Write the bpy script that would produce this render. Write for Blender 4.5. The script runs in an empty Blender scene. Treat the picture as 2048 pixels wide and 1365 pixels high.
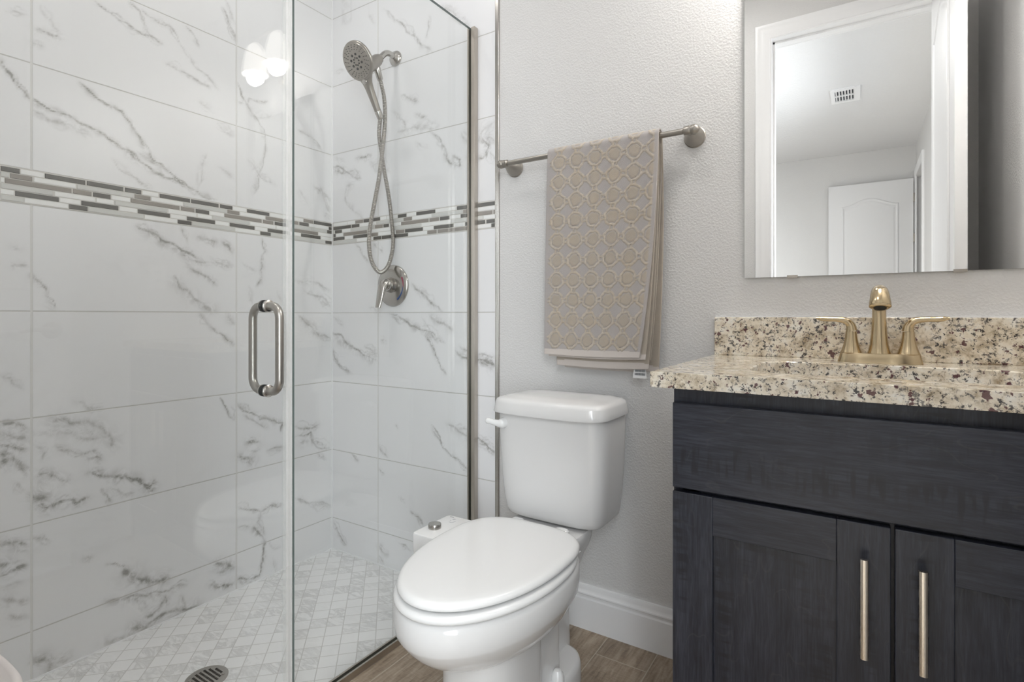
import bpy, bmesh, math, random, re
import numpy as np
from mathutils import Vector, Matrix

random.seed(7)
np.random.seed(7)
S = bpy.context.scene
COL = S.collection
PI = math.pi

# ------------------------------------------------------------------ camera
F_PX, CX, HY = 1081.0, 1024.0, 633.0
YAW = math.radians(32.7)
CAM = np.array([1.987, -1.603, 1.01])
FWD = np.array([-math.sin(YAW), math.cos(YAW), 0.0])
RGT = np.array([math.cos(YAW), math.sin(YAW), 0.0])
cam_data = bpy.data.cameras.new('camera')
cam = bpy.data.objects.new('camera', cam_data)
COL.objects.link(cam)
cam.location = CAM
cam.rotation_euler = (PI / 2, 0, YAW)
cam_data.sensor_width = 36.0
cam_data.lens = 36.0 * F_PX / 2048.0
cam_data.shift_y = (HY - 682.5) / 2048.0
cam_data.clip_start = 0.02
S.camera = cam


def at(px, py, ax, v):
    """point of the photo's pixel (px, py) on the plane ax = v"""
    d = FWD + (px - CX) / F_PX * RGT + np.array([0, 0, -(py - HY) / F_PX])
    i = 'xyz'.index(ax)
    return CAM + (v - CAM[i]) / d[i] * d


# ------------------------------------------------------------------ colour management, world, lamps
S.view_settings.view_transform = 'Standard'
S.view_settings.look = 'None'
S.view_settings.gamma = 1.0
S.view_settings.use_curve_mapping = False
S.view_settings.exposure = 0.55
S.cycles.use_denoising = True
S.cycles.max_bounces = 14
S.cycles.diffuse_bounces = 7
S.cycles.glossy_bounces = 6
S.cycles.transparent_max_bounces = 16
S.cycles.sample_clamp_indirect = 6.0
S.cycles.caustics_reflective = True
S.cycles.blur_glossy = 1.0
S.cycles.caustics_refractive = False

world = bpy.data.worlds.new('sky')
S.world = world
world.use_nodes = True
wbg = world.node_tree.nodes['Background']
wbg.inputs['Color'].default_value = (0.62, 0.75, 0.95, 1)
wbg.inputs['Strength'].default_value = 1.2


def lamp(name, kind, loc, energy, color, rot=(0, 0, 0), **kw):
    l = bpy.data.lights.new(name, kind)
    l.energy = energy
    l.color = color
    for k, v in kw.items():
        setattr(l, k, v)
    o = bpy.data.objects.new(name, l)
    COL.objects.link(o)
    o.location = loc
    o.rotation_euler = rot
    return o


# fill lamp outside an added bedroom window, behind the camera and to its right
lamp('window_fill_lamp', 'AREA', (2.72, -2.85, 1.25), 110, (0.93, 0.97, 1.0), (0, PI / 2 - .30, 0),
     shape='RECTANGLE', size=2.0, size_y=1.7, spread=math.radians(140))
# recessed can over the shower
lamp('shower_downlight_lamp', 'AREA', (0.40, -0.72, 2.795), 2.2, (1.0, 0.985, 0.965), (0, 0, 0), shape='DISK', size=0.12)
# fill lamps added at the bedroom and bathroom ceilings
lamp('bedroom_fill_lamp', 'AREA', (1.22, -2.45, 2.70), 17, (1.0, 0.98, 0.96), (0, 0, 0), shape='DISK', size=0.34)
lamp('bathroom_fill_lamp', 'AREA', (1.35, -0.95, 2.77), 2.2, (1.0, 0.985, 0.965), (0, 0, 0), shape='DISK', size=0.26)
# vanity bulbs, in the mouths of the two shades
SHADE_X = (1.914, 2.105)
for sx in SHADE_X:
    lamp('vanity_bulb_lamp', 'POINT', (sx, -0.13, 2.17), 5.6, (1.0, 0.98, 0.95), shadow_soft_size=0.035)


# ------------------------------------------------------------------ node helpers
class NT:
    def __init__(self, name):
        self.m = bpy.data.materials.new(name)
        self.m.use_nodes = True
        self.t = self.m.node_tree
        self.b = self.t.nodes['Principled BSDF']
        self.out = self.t.nodes['Material Output']

    def n(self, kind, **kw):
        x = self.t.nodes.new(kind)
        for k, v in kw.items():
            setattr(x, k, v)
        return x

    def put(self, sock, v):
        if isinstance(v, bpy.types.NodeSocket):
            self.t.links.new(v, sock)
        elif isinstance(v, (tuple, list)):
            sock.default_value = tuple(v) + (1.0,) if len(v) == 3 and sock.type == 'RGBA' else v
        else:
            sock.default_value = v

    def coord(self, kind='Object'):
        return self.n('ShaderNodeTexCoord').outputs[kind]

    def mapping(self, v, loc=(0, 0, 0), rot=(0, 0, 0), scale=(1, 1, 1)):
        x = self.n('ShaderNodeMapping')
        self.put(x.inputs[0], v)
        x.inputs['Location'].default_value = loc
        x.inputs['Rotation'].default_value = rot
        x.inputs['Scale'].default_value = scale
        return x.outputs[0]

    def noise(self, v, scale=5, detail=4, rough=0.55, dist=0.0, col=False):
        x = self.n('ShaderNodeTexNoise')
        self.put(x.inputs['Vector'], v)
        x.inputs['Scale'].default_value = scale
        x.inputs['Detail'].default_value = detail
        x.inputs['Roughness'].default_value = rough
        x.inputs['Distortion'].default_value = dist
        return x.outputs['Color' if col else 'Fac']

    def voro(self, v, scale=5, feat='F1', out='Distance', rand=1.0):
        x = self.n('ShaderNodeTexVoronoi', feature=feat)
        self.put(x.inputs['Vector'], v)
        x.inputs['Scale'].default_value = scale
        x.inputs['Randomness'].default_value = rand
        return x.outputs[out]

    def math(self, op, a, b=0.0, c=None, clamp=False):
        x = self.n('ShaderNodeMath', operation=op, use_clamp=clamp)
        self.put(x.inputs[0], a)
        self.put(x.inputs[1], b)
        if c is not None:
            self.put(x.inputs[2], c)
        return x.outputs[0]

    def vmath(self, op, a, b):
        x = self.n('ShaderNodeVectorMath', operation=op)
        self.put(x.inputs[0], a)
        self.put(x.inputs[1], b)
        return x.outputs[0]

    def sep(self, v):
        x = self.n('ShaderNodeSeparateXYZ')
        self.put(x.inputs[0], v)
        return x.outputs

    def comb(self, x_, y_, z_):
        x = self.n('ShaderNodeCombineXYZ')
        self.put(x.inputs[0], x_)
        self.put(x.inputs[1], y_)
        self.put(x.inputs[2], z_)
        return x.outputs[0]

    def ramp(self, f, stops, interp='LINEAR'):
        x = self.n('ShaderNodeValToRGB')
        self.put(x.inputs[0], f)
        r = x.color_ramp
        r.interpolation = interp
        while len(r.elements) < len(stops):
            r.elements.new(0.5)
        for e, (p, c) in zip(r.elements, stops):
            e.position = p
            e.color = (c, c, c, 1) if isinstance(c, (int, float)) else tuple(c) + (1,)
        return x.outputs[0]

    def mix(self, f, a, b, mode='MIX'):
        x = self.n('ShaderNodeMix', data_type='RGBA', blend_type=mode)
        self.put(x.inputs['Factor'], f)
        self.put(x.inputs[6], a)
        self.put(x.inputs[7], b)
        return x.outputs[2]

    def step(self, x_, lo, hi):
        x = self.n('ShaderNodeMapRange', interpolation_type='SMOOTHSTEP')
        self.put(x.inputs[0], x_)
        x.inputs[1].default_value = lo
        x.inputs[2].default_value = hi
        return x.outputs[0]

    def bump(self, h, strength=0.3, dist=0.002, base=None):
        x = self.n('ShaderNodeBump')
        self.put(x.inputs['Height'], h)
        x.inputs['Strength'].default_value = strength
        x.inputs['Distance'].default_value = dist
        self.put(self.b.inputs['Normal'], x.outputs[0])
        return x.outputs[0]

    def attr(self, name):
        x = self.n('ShaderNodeAttribute', attribute_name=name)
        return x.outputs['Fac']

    def set(self, **kw):
        for k, v in kw.items():
            self.put(self.b.inputs[k], v)
        return self


def plain(name, col, rough=0.4, metal=0.0, **kw):
    return NT(name).set(**{'Base Color': col, 'Roughness': rough, 'Metallic': metal}, **kw).m


def metal(name, col, rough=0.28, stretch=(8, 8, 8)):
    t = NT(name)
    v = t.mapping(t.coord(), scale=stretch)
    n = t.noise(v, 60, 3, 0.6)
    t.set(**{'Base Color': col, 'Metallic': 1.0, 'Roughness': t.math('MULTIPLY_ADD', n, 0.16, rough - 0.08)})
    return t.m


def glass_mat(name, tint, refl=1.0):
    """thin clear sheet: passes light straight through, mirrors by Fresnel"""
    t = NT(name)
    tr = t.n('ShaderNodeBsdfTransparent')
    tr.inputs[0].default_value = tint + (1,)
    gl = t.n('ShaderNodeBsdfGlossy')
    gl.inputs['Roughness'].default_value = 0.0
    lw = t.n('ShaderNodeLayerWeight')
    lw.inputs['Blend'].default_value = 0.5
    p5 = t.math('POWER', lw.outputs['Facing'], 5.0)
    f = t.math('MULTIPLY', t.math('MULTIPLY_ADD', p5, 0.96, 0.043), refl)
    mx = t.n('ShaderNodeMixShader')
    t.put(mx.inputs[0], f)
    t.put(mx.inputs[1], tr.outputs[0])
    t.put(mx.inputs[2], gl.outputs[0])
    t.t.links.new(mx.outputs[0], t.out.inputs[0])
    return t.m


# ------------------------------------------------------------------ materials
def mat_paint(name, col, bump=0.35, scale=170, rough=0.55):
    t = NT(name)
    c = t.coord()
    n = t.noise(c, scale, 3, 0.5)
    big = t.noise(c, 1.4, 2)
    t.set(**{'Base Color': t.mix(big, tuple(x * 0.97 for x in col), tuple(min(1, x * 1.02) for x in col)), 'Roughness': rough})
    t.bump(t.step(n, 0.35, 0.7), bump, 0.0016)
    return t.m


ROWS = (0.1095, 0.414, 0.719, 1.0245, 1.3285, 1.4275, 1.7325, 2.0365, 2.340, 2.645)


def mat_wall_tile(name, axis, joints):
    """polished marble-look porcelain, 12x24, grey veins"""
    t = NT(name)
    c = t.coord()
    s = t.sep(c)
    u, v = s['XYZ'.index(axis)], s[2]
    d = None
    for l in ROWS:
        e = t.math('ABSOLUTE', t.math('SUBTRACT', v, l))
        d = e if d is None else t.math('MINIMUM', d, e)
    du = None
    for l in joints:
        e = t.math('ABSOLUTE', t.math('SUBTRACT', u, l))
        du = e if du is None else t.math('MINIMUM', du, e)
    gj = t.step(du, 0.0034, 0.0022)
    grout = t.math('MAXIMUM', t.step(d, 0.0023, 0.0012), gj)
    # veins: broad mask per vertex, broken up by fine noise
    vein = t.attr('vein')
    n1 = t.noise(c, 75, 5, 0.65, 1.0)
    n2 = t.noise(c, 24, 5, 0.65, 1.2)
    f = t.math('MULTIPLY', vein, t.math('MULTIPLY_ADD', t.step(n1, 0.32, 0.62), 0.90, 0.42))
    hz = t.math('MULTIPLY', t.attr('haze'), t.math('MULTIPLY', t.step(n2, 0.36, 0.64), 0.68))
    f = t.math('ADD', f, hz)
    faint = t.math('MULTIPLY', t.step(t.noise(c, 3.2, 7, 0.65, 1.5), 0.56, 0.75), 0.07)
    f = t.math('ADD', f, faint, clamp=True)
    base = t.mix(t.noise(c, 1.1, 2), (0.765, 0.765, 0.775), (0.81, 0.81, 0.82))
    col = t.mix(f, base, (0.31, 0.303, 0.287))
    col = t.mix(grout, col, t.mix(gj, (0.56, 0.55, 0.53), (0.69, 0.685, 0.67)))
    t.set(**{'Base Color': col, 'Roughness': t.mix(grout, (0.32,) * 3, (0.7,) * 3)})
    t.bump(t.math('SUBTRACT', 1.0, grout), 0.55, 0.0015)
    return t.m


def mat_shower_floor():
    t = NT('shower_floor_marble')
    c = t.coord()
    s = t.sep(c)
    k = 1 / math.sqrt(2) / 0.0545
    a = t.math('MULTIPLY_ADD', t.math('ADD', s[0], s[1]), k, -0.104 / 0.0545)
    b = t.math('MULTIPLY_ADD', t.math('SUBTRACT', s[1], s[0]), k, 0.6935 / 0.0545)
    fa, fb = t.math('FRACT', a), t.math('FRACT', b)

    def edge(x):
        return t.math('MINIMUM', x, t.math('SUBTRACT', 1.0, x))
    d = t.math('MINIMUM', edge(fa), edge(fb))
    grout = t.step(d, 0.032, 0.016)
    cell = t.comb(t.math('FLOOR', a), t.math('FLOOR', b), 0.0)
    w = t.n('ShaderNodeTexWhiteNoise')
    t.put(w.inputs['Vector'], cell)
    off = t.vmath('ADD', c, t.vmath('MULTIPLY', w.outputs['Color'], (9, 9, 9)))
    st = t.mapping(off, rot=(0, 0, 0.4), scale=(1, 2.8, 1))
    n = t.noise(st, 13, 6, 0.62, 1.3)
    vein = t.math('SUBTRACT', 1.0, t.math('ABSOLUTE', t.math('MULTIPLY_ADD', n, 9.0, -4.9)), clamp=True)
    cloud = t.step(t.noise(off, 11, 4), 0.5, 0.78)
    f = t.math('MULTIPLY', t.math('ADD', t.math('MULTIPLY', vein, 0.42), t.math('MULTIPLY', cloud, 0.22)),
               t.step(w.outputs['Value'], 0.25, 0.8))
    col = t.mix(f, (0.85, 0.85, 0.85), (0.40, 0.40, 0.39))
    col = t.mix(grout, col, (0.60, 0.59, 0.575))
    t.set(**{'Base Color': col, 'Roughness': 0.35})
    t.bump(t.math('SUBTRACT', 1.0, grout), 0.5, 0.001)
    return t.m


def mat_plank():
    t = NT('wood_look_tile')
    c = t.coord()
    s = t.sep(c)
    a = t.math('MULTIPLY_ADD', s[0], 1 / 0.1575, -0.8505 / 0.1575)
    row = t.math('FLOOR', a)
    fa = t.math('FRACT', a)
    sh = t.math('MULTIPLY', t.math('FRACT', t.math('MULTIPLY_ADD', row, 0.37, 0.05)), 0.914)
    b = t.math('DIVIDE', t.math('ADD', t.math('ADD', s[1], 0.107 - 0.914 * 0.16), sh), 0.914)
    fb = t.math('FRACT', b)

    def edge(x):
        return t.math('MINIMUM', x, t.math('SUBTRACT', 1.0, x))
    d = t.math('MINIMUM', t.math('MULTIPLY', edge(fa), 0.1575), t.math('MULTIPLY', edge(fb), 0.914))
    grout = t.step(d, 0.0022, 0.0010)
    w = t.n('ShaderNodeTexWhiteNoise')
    t.put(w.inputs['Vector'], t.comb(row, t.math('FLOOR', b), 0.0))
    off = t.vmath('ADD', c, t.vmath('MULTIPLY', w.outputs['Color'], (5, 5, 0)))
    g1 = t.noise(t.mapping(off, scale=(26, 3.2, 1)), 3.0, 6, 0.62, 0.6)
    g2 = t.noise(t.mapping(off, scale=(9, 34, 1)), 6.0, 3, 0.6)
    g3 = t.noise(off, 6, 4)
    f = t.math('MULTIPLY_ADD', g1, 0.7, t.math('MULTIPLY_ADD', g2, 0.22, t.math('MULTIPLY', g3, 0.25)))
    col = t.ramp(f, [(0.40, (0.145, 0.106, 0.073)), (0.55, (0.28, 0.213, 0.152)), (0.72, (0.42, 0.34, 0.255))])
    col = t.mix(t.math('MULTIPLY', w.outputs['Value'], 0.35), col, (0.14, 0.105, 0.078))
    col = t.mix(grout, col, (0.44, 0.375, 0.295))
    t.set(**{'Base Color': col, 'Roughness': 0.42})
    t.bump(t.math('SUBTRACT', t.math('MULTIPLY', g1, 0.4), grout), 0.35, 0.001)
    return t.m


def mat_granite():
    t = NT('cream_granite')
    c = t.coord()
    w = t.vmath('ADD', c, t.vmath('MULTIPLY', t.noise(c, 60, 3, col=True), (0.012, 0.012, 0.012)))
    cl = t.noise(w, 34, 6, 0.65)
    col = t.ramp(cl, [(0.30, (0.36, 0.275, 0.175)), (0.42, (0.60, 0.52, 0.40)), (0.52, (0.77, 0.70, 0.58)), (0.66, (0.83, 0.80, 0.73))])
    tan = t.step(t.noise(w, 85, 4, 0.6), 0.57, 0.68)
    col = t.mix(t.math('MULTIPLY', tan, 0.55), col, (0.27, 0.195, 0.115))
    clump = t.step(t.noise(c, 26, 3, 0.5), 0.30, 0.52)
    sp = t.step(t.noise(t.vmath('ADD', w, (3, 1, 7)), 125, 5, 0.70), 0.545, 0.595)
    dark = t.math('MULTIPLY', sp, clump)
    col = t.mix(t.math('MULTIPLY', dark, 0.93), col, (0.020, 0.019, 0.024))
    sp3 = t.step(t.noise(t.vmath('ADD', w, (5, 8, 1)), 55, 6, 0.74), 0.575, 0.63)
    col = t.mix(t.math('MULTIPLY', sp3, 0.8), col, (0.07, 0.065, 0.07))
    sp2 = t.step(t.noise(t.vmath('ADD', w, (9, 4, 2)), 70, 3, 0.55), 0.615, 0.645)
    col = t.mix(t.math('MULTIPLY', sp2, 0.9), col, (0.085, 0.022, 0.03))
    t.set(**{'Base Color': col, 'Roughness': 0.10})
    return t.m


def mat_dark_wood(name, grain='Z'):
    t = NT(name)
    c = t.coord()
    sc = (28, 28, 2.0) if grain == 'Z' else (2.0, 28, 28)
    wv = t.vmath('ADD', c, t.vmath('MULTIPLY', t.noise(c, 4.5, 3, col=True), (0.05, 0.05, 0.05)))
    g = t.noise(t.mapping(wv, scale=sc), 2.2, 7, 0.62, 0.4)
    fine = t.noise(t.mapping(c, scale=(160, 160, 9) if grain == 'Z' else (9, 160, 160)), 2.5, 3, 0.6)
    rings = t.math('SUBTRACT', 1.0, t.math('ABSOLUTE', t.math('MULTIPLY_ADD', t.math('FRACT', t.math('MULTIPLY', t.noise(t.mapping(c, scale=(2.6, 2.6, 0.9) if grain == 'Z' else (0.9, 2.6, 2.6)), 2.6, 3), 13.0)), 2.0, -1.0)))
    line = t.step(rings, 0.88, 1.0)
    # curl figure: short bars across the grain, in patches
    curl = t.noise(t.mapping(c, scale=(75, 75, 11) if grain != 'Z' else (11, 11, 75)), 1.0, 2, 0.5)
    patch = t.step(t.noise(t.mapping(c, scale=(1.5, 1.5, 11) if grain != 'Z' else (11, 11, 1.5)), 1.6, 3), 0.50, 0.66)
    if grain != 'Z':                                 # the curly streak low on the drawer front
        zz = t.math('MULTIPLY_ADD', t.noise(c, 8, 2), 0.05, t.sep(c)[2])
        band = t.math('MULTIPLY', t.step(zz, 0.725, 0.745), t.step(zz, 0.795, 0.77))
        patch = t.math('MAXIMUM', t.math('MULTIPLY', patch, 0.5), t.math('MULTIPLY', band, t.step(t.noise(c, 14, 2), 0.30, 0.5)))
    f = t.math('MULTIPLY_ADD', g, 0.5, t.math('MULTIPLY', fine, 0.5))
    col = t.ramp(f, [(0.36, (0.010, 0.012, 0.019)), (0.50, (0.021, 0.024, 0.036)), (0.66, (0.042, 0.046, 0.063))])
    col = t.mix(t.math('MULTIPLY', t.math('MULTIPLY', line, t.step(t.noise(c, 9, 2), 0.42, 0.62)), 0.22), col, (0.085, 0.080, 0.080))
    col = t.mix(t.math('MULTIPLY', t.math('MULTIPLY', patch, t.step(curl, 0.47, 0.60)), 0.8), col, (0.009, 0.010, 0.014))
    t.set(**{'Base Color': col, 'Roughness': t.math('MULTIPLY_ADD', fine, 0.15, 0.30)})
    t.bump(f, 0.08, 0.0006)
    return t.m


def mat_terry(name, pattern=True):
    t = NT(name)
    c = t.coord()
    loop = t.noise(c, 900, 2, 0.5)
    grid = t.math('MULTIPLY', t.math('SINE', t.math('MULTIPLY', t.sep(c)[0], 2100.0)), t.math('SINE', t.math('MULTIPLY', t.sep(c)[2], 2100.0)))
    blot = t.noise(c, 26, 3, 0.6)
    if pattern:
        p = t.attr('pile')
        col = t.ramp(p, [(0.0, (0.51, 0.475, 0.465)), (0.45, (0.50, 0.43, 0.345)), (0.6, (0.52, 0.45, 0.365)), (1.0, (0.66, 0.59, 0.50))])
        col = t.mix(t.math('MULTIPLY', t.step(blot, 0.40, 0.72), t.math('MULTIPLY_ADD', p, 0.5, 0.12)), col, (0.62, 0.50, 0.345))
        h = t.math('ADD', t.math('MULTIPLY', p, 0.4), t.math('ADD', t.math('MULTIPLY', loop, 0.9), t.math('MULTIPLY', grid, 0.4)))
    else:
        col = t.mix(blot, (0.42, 0.365, 0.30), (0.55, 0.48, 0.385))
        h = t.math('ADD', loop, t.math('MULTIPLY', grid, 0.3))
    col = t.mix(t.math('MULTIPLY', loop, 0.5), col, tuple(x for x in (0.30, 0.27, 0.25)))
    t.set(**{'Base Color': col, 'Roughness': 0.95})
    if 'Sheen Weight' in t.b.inputs:
        t.b.inputs['Sheen Weight'].default_value = 0.25
    t.bump(h, 0.8, 0.0016)
    return t.m


M = {}
M['paint'] = mat_paint('greige_wall_paint', (0.665, 0.658, 0.650))
M['ceil'] = mat_paint('white_knockdown_ceiling', (0.74, 0.74, 0.745), 0.5, 60, 0.8)
M['trim'] = plain('white_trim_paint', (0.84, 0.84, 0.845), 0.28)
M['door'] = plain('white_door_paint', (0.75, 0.75, 0.755), 0.35)
M['tileL'] = mat_wall_tile('marble_tile_side', 'Y', (-0.4423, -1.0459))
M['tileB'] = mat_wall_tile('marble_tile_back', 'X', (0.2905,))
M['sfloor'] = mat_shower_floor()
M['plank'] = mat_plank()
M['granite'] = mat_granite()
M['woodZ'] = mat_dark_wood('espresso_maple_upright', 'Z')
M['woodX'] = mat_dark_wood('espresso_maple_lengthwise', 'X')
M['nickel'] = metal('brushed_nickel', (0.44, 0.42, 0.39), 0.33)
M['nickel2'] = metal('satin_nickel', (0.37, 0.345, 0.31), 0.34)
M['chrome'] = metal('polished_nickel', (0.50, 0.48, 0.45), 0.20)
M['bronze'] = metal('dark_nickel_channel', (0.50, 0.46, 0.41), 0.34)
M['gold'] = metal('champagne_bronze', (0.56, 0.445, 0.285), 0.20)
M['pull'] = metal('warm_nickel_pull', (0.72, 0.66, 0.58), 0.26, (30, 30, .5))
M['china'] = plain('white_vitreous_china', (0.69, 0.685, 0.68), 0.07)
M['plastic'] = plain('white_seat_plastic', (0.77, 0.77, 0.765), 0.16)
M['binplastic'] = plain('off_white_plastic', (0.72, 0.68, 0.66), 0.45)
M['black'] = plain('black_gap', (0.006, 0.006, 0.006), 0.6)
M['rubber'] = plain('dark_rubber', (0.03, 0.03, 0.03), 0.5)
M['glass'] = glass_mat('clear_shower_glass', (0.985, 0.992, 0.988))
M['glassedge'] = plain('green_glass_edge', (0.15, 0.19, 0.18), 0.10)
sl_ = NT('clear_vinyl_seal')
sl_.set(**{'Base Color': (0.86, 0.86, 0.85), 'Roughness': 0.4, 'Alpha': 0.24})
M['seal'] = sl_.m
M['mirror'] = plain('silvered_mirror', (0.93, 0.935, 0.93), 0.0, 1.0)
M['mdark'] = plain('glass_mosaic_charcoal', (0.105, 0.10, 0.09), 0.06)
M['mmid'] = plain('glass_mosaic_taupe', (0.27, 0.245, 0.22), 0.06)
M['mwhite'] = plain('marble_mosaic_white', (0.80, 0.80, 0.79), 0.3)
M['mlight'] = plain('glass_mosaic_pale_grey', (0.60, 0.60, 0.58), 0.08)
M['mgrout'] = plain('mosaic_grout', (0.62, 0.60, 0.57), 0.8)
M['terry'] = mat_terry('patterned_terry')
M['terry2'] = mat_terry('plain_terry_back', False)
M['hem'] = plain('towel_hem', (0.56, 0.51, 0.475), 0.9)
M['tag'] = plain('care_tag_white', (0.70, 0.70, 0.70), 0.6)
M['tagink'] = plain('care_tag_print', (0.22, 0.23, 0.24), 0.7)
M['red'] = plain('hot_mark_red', (0.30, 0.05, 0.09), 0.3)
M['blue'] = plain('cold_mark_blue', (0.02, 0.06, 0.20), 0.3)
M['greymark'] = plain('grey_print', (0.42, 0.42, 0.44), 0.5)
M['hvac'] = plain('duct_dark', (0.05, 0.06, 0.07), 0.7)
M['carpet'] = plain('bedroom_carpet', (0.42, 0.38, 0.33), 0.95)
sh = NT('opal_glass_lit')
sh.set(**{'Base Color': (0.9, 0.88, 0.85), 'Roughness': 0.25, 'Emission Color': (1.0, 0.95, 0.88), 'Emission Strength': 2.3})
M['shade'] = sh.m
bl = NT('lit_bulb')
bl.set(**{'Base Color': (1, 1, 1), 'Emission Color': (1.0, 0.94, 0.86), 'Emission Strength': 28.0})
M['bulb'] = bl.m
dl = NT('lit_lens')
dl.set(**{'Base Color': (1, 1, 1), 'Emission Color': (1.0, 0.97, 0.93), 'Emission Strength': 6.0})
M['lens'] = dl.m


# ------------------------------------------------------------------ mesh helpers
def obj(name, bm, mats, parent=None, smooth=35, bevel=0.0, seg=2):
    if not isinstance(mats, (list, tuple)):
        mats = [mats]
    me = bpy.data.meshes.new(name)
    bm.normal_update()
    bm.to_mesh(me)
    bm.free()
    for m in mats:
        me.materials.append(m)
    if smooth:
        me.polygons.foreach_set('use_smooth', [True] * len(me.polygons))
        me.set_sharp_from_angle(angle=math.radians(smooth))
    o = bpy.data.objects.new(name, me)
    COL.objects.link(o)
    if parent is not None:
        o.parent = parent
        o.matrix_parent_inverse = parent.matrix_basis.inverted()
    if bevel:
        b = o.modifiers.new('bevel', 'BEVEL')
        b.width = bevel
        b.segments = seg
        b.limit_method = 'ANGLE'
        b.angle_limit = math.radians(40)
        b.harden_normals = False
    return o


def tag(o, label, cat, group=None, kind=None):
    if label:
        o['label'] = label
    if cat:
        o['category'] = cat
    if group:
        o['group'] = group
    if kind:
        o['kind'] = kind
    return o


def struct(o, label, cat):
    return tag(o, label, cat, kind='structure')


def thing(name, loc, label, cat, group=None):
    o = bpy.data.objects.new(name, None)
    o.empty_display_size = 0.05
    COL.objects.link(o)
    o.location = loc
    return tag(o, label, cat, group)


def box(bm, x0, x1, y0, y1, z0, z1, mi=0):
    vs = [bm.verts.new(p) for p in ((x0, y0, z0), (x1, y0, z0), (x1, y1, z0), (x0, y1, z0),
                                    (x0, y0, z1), (x1, y0, z1), (x1, y1, z1), (x0, y1, z1))]
    for q in ((3, 2, 1, 0), (4, 5, 6, 7), (0, 1, 5, 4), (1, 2, 6, 5), (2, 3, 7, 6), (3, 0, 4, 7)):
        f = bm.faces.new([vs[i] for i in q])
        f.material_index = mi
    return vs


def boxes(*bs):
    bm = bmesh.new()
    for b in bs:
        box(bm, *b)
    return bm


def loft(bm, loops, cap0=True, cap1=True, closed=False, mi=0):
    """bridge a list of equal-length loops (lists of 3-D points)"""
    L = [[bm.verts.new(p) for p in lp] for lp in loops]
    n = len(L[0])
    prs = list(zip(L[:-1], L[1:])) + ([(L[-1], L[0])] if closed else [])
    for a, b in prs:
        for i in range(n):
            j = (i + 1) % n
            f = bm.faces.new((a[i], a[j], b[j], b[i]))
            f.material_index = mi
    if not closed:
        if cap0:
            bm.faces.new(list(reversed(L[0]))).material_index = mi
        if cap1:
            bm.faces.new(L[-1]).material_index = mi
    bmesh.ops.recalc_face_normals(bm, faces=bm.faces[:])
    return L


def ring(c, ax_u, ax_v, r, n=24, ru=None):
    c, ax_u, ax_v = Vector(c), Vector(ax_u), Vector(ax_v)
    return [c + ax_u * (math.cos(2 * PI * i / n) * r) + ax_v * (math.sin(2 * PI * i / n) * (ru if ru else r)) for i in range(n)]


def lathe(bm, o, axis, prof, n=32, cap0=True, cap1=True, mi=0):
    """prof = [(distance along axis, radius)]"""
    o, a = Vector(o), Vector(axis).normalized()
    u = a.orthogonal().normalized()
    v = a.cross(u)
    return loft(bm, [ring(o + a * d, u, v, max(r, 1e-4), n) for d, r in prof], cap0, cap1, mi=mi)


def tube(bm, pts, r, n=16, cap=True, mi=0, up=None):
    """sweep circles of radius r (number or list) along pts with parallel transport"""
    pts = [Vector(p) for p in pts]
    rs = r if isinstance(r, (list, tuple)) else [r] * len(pts)
    tg = []
    for i in range(len(pts)):
        a = pts[max(i - 1, 0)]
        b = pts[min(i + 1, len(pts) - 1)]
        tg.append((b - a).normalized())
    u = tg[0].orthogonal().normalized() if up is None else (Vector(up) - tg[0] * tg[0].dot(Vector(up))).normalized()
    loops = []
    for p, t_, rr in zip(pts, tg, rs):
        u = (u - t_ * u.dot(t_)).normalized()
        v = t_.cross(u)
        if isinstance(rr, tuple):
            loops.append(ring(p, u, v, rr[0], n, rr[1]))
        else:
            loops.append(ring(p, u, v, rr, n))
    return loft(bm, loops, cap, cap, mi=mi)


def smooth_path(pts, k=8):
    """Catmull-Rom"""
    P = [Vector(p) for p in pts]
    P = [P[0] * 2 - P[1]] + P + [P[-1] * 2 - P[-2]]
    out = []
    for i in range(1, len(P) - 2):
        for j in range(k):
            t = j / k
            a, b, c, d = P[i - 1], P[i], P[i + 1], P[i + 2]
            out.append(0.5 * ((2 * b) + (c - a) * t + (2 * a - 5 * b + 4 * c - d) * t * t + (3 * b - a - 3 * c + d) * t ** 3))
    out.append(P[-2])
    return out


def spow(x, p):
    return math.copysign(abs(x) ** p, x)


def egg(xc, yf, yb, yc, hw, z, nf=2.0, nb=2.6, n=64):
    """closed outline: rounded front (towards -Y), squarer back"""
    out = []
    for i in range(n):
        a = 2 * PI * i / n
        cx, sy = math.cos(a), math.sin(a)
        e = nb if sy > 0 else nf
        x = xc + hw * spow(cx, 2 / e)
        y = yc + (yb - yc if sy > 0 else yc - yf) * spow(sy, 2 / e)
        out.append((x, y, z))
    return out


def rrect(xc, yc, hx, hy, z, e=5.0, n=64, bow=0.0):
    out = []
    for i in range(n):
        a = 2 * PI * i / n
        x = hx * spow(math.cos(a), 2 / e)
        y = hy * spow(math.sin(a), 2 / e)
        if y < 0 and bow:
            y -= bow * (1 - (x / hx) ** 2)
        out.append((xc + x, yc + y, z))
    return out


# ------------------------------------------------------------------ room shell
H = 2.81
YF = -1.525          # inner face of the door wall
YH = -1.64           # its bedroom face
XR = 2.432           # right wall
XT = 0.886           # end of the shower tile
PW = 0.005           # painted back wall face
DX0, DX1, DZ = 1.602, 2.303, 2.464   # doorway


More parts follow.
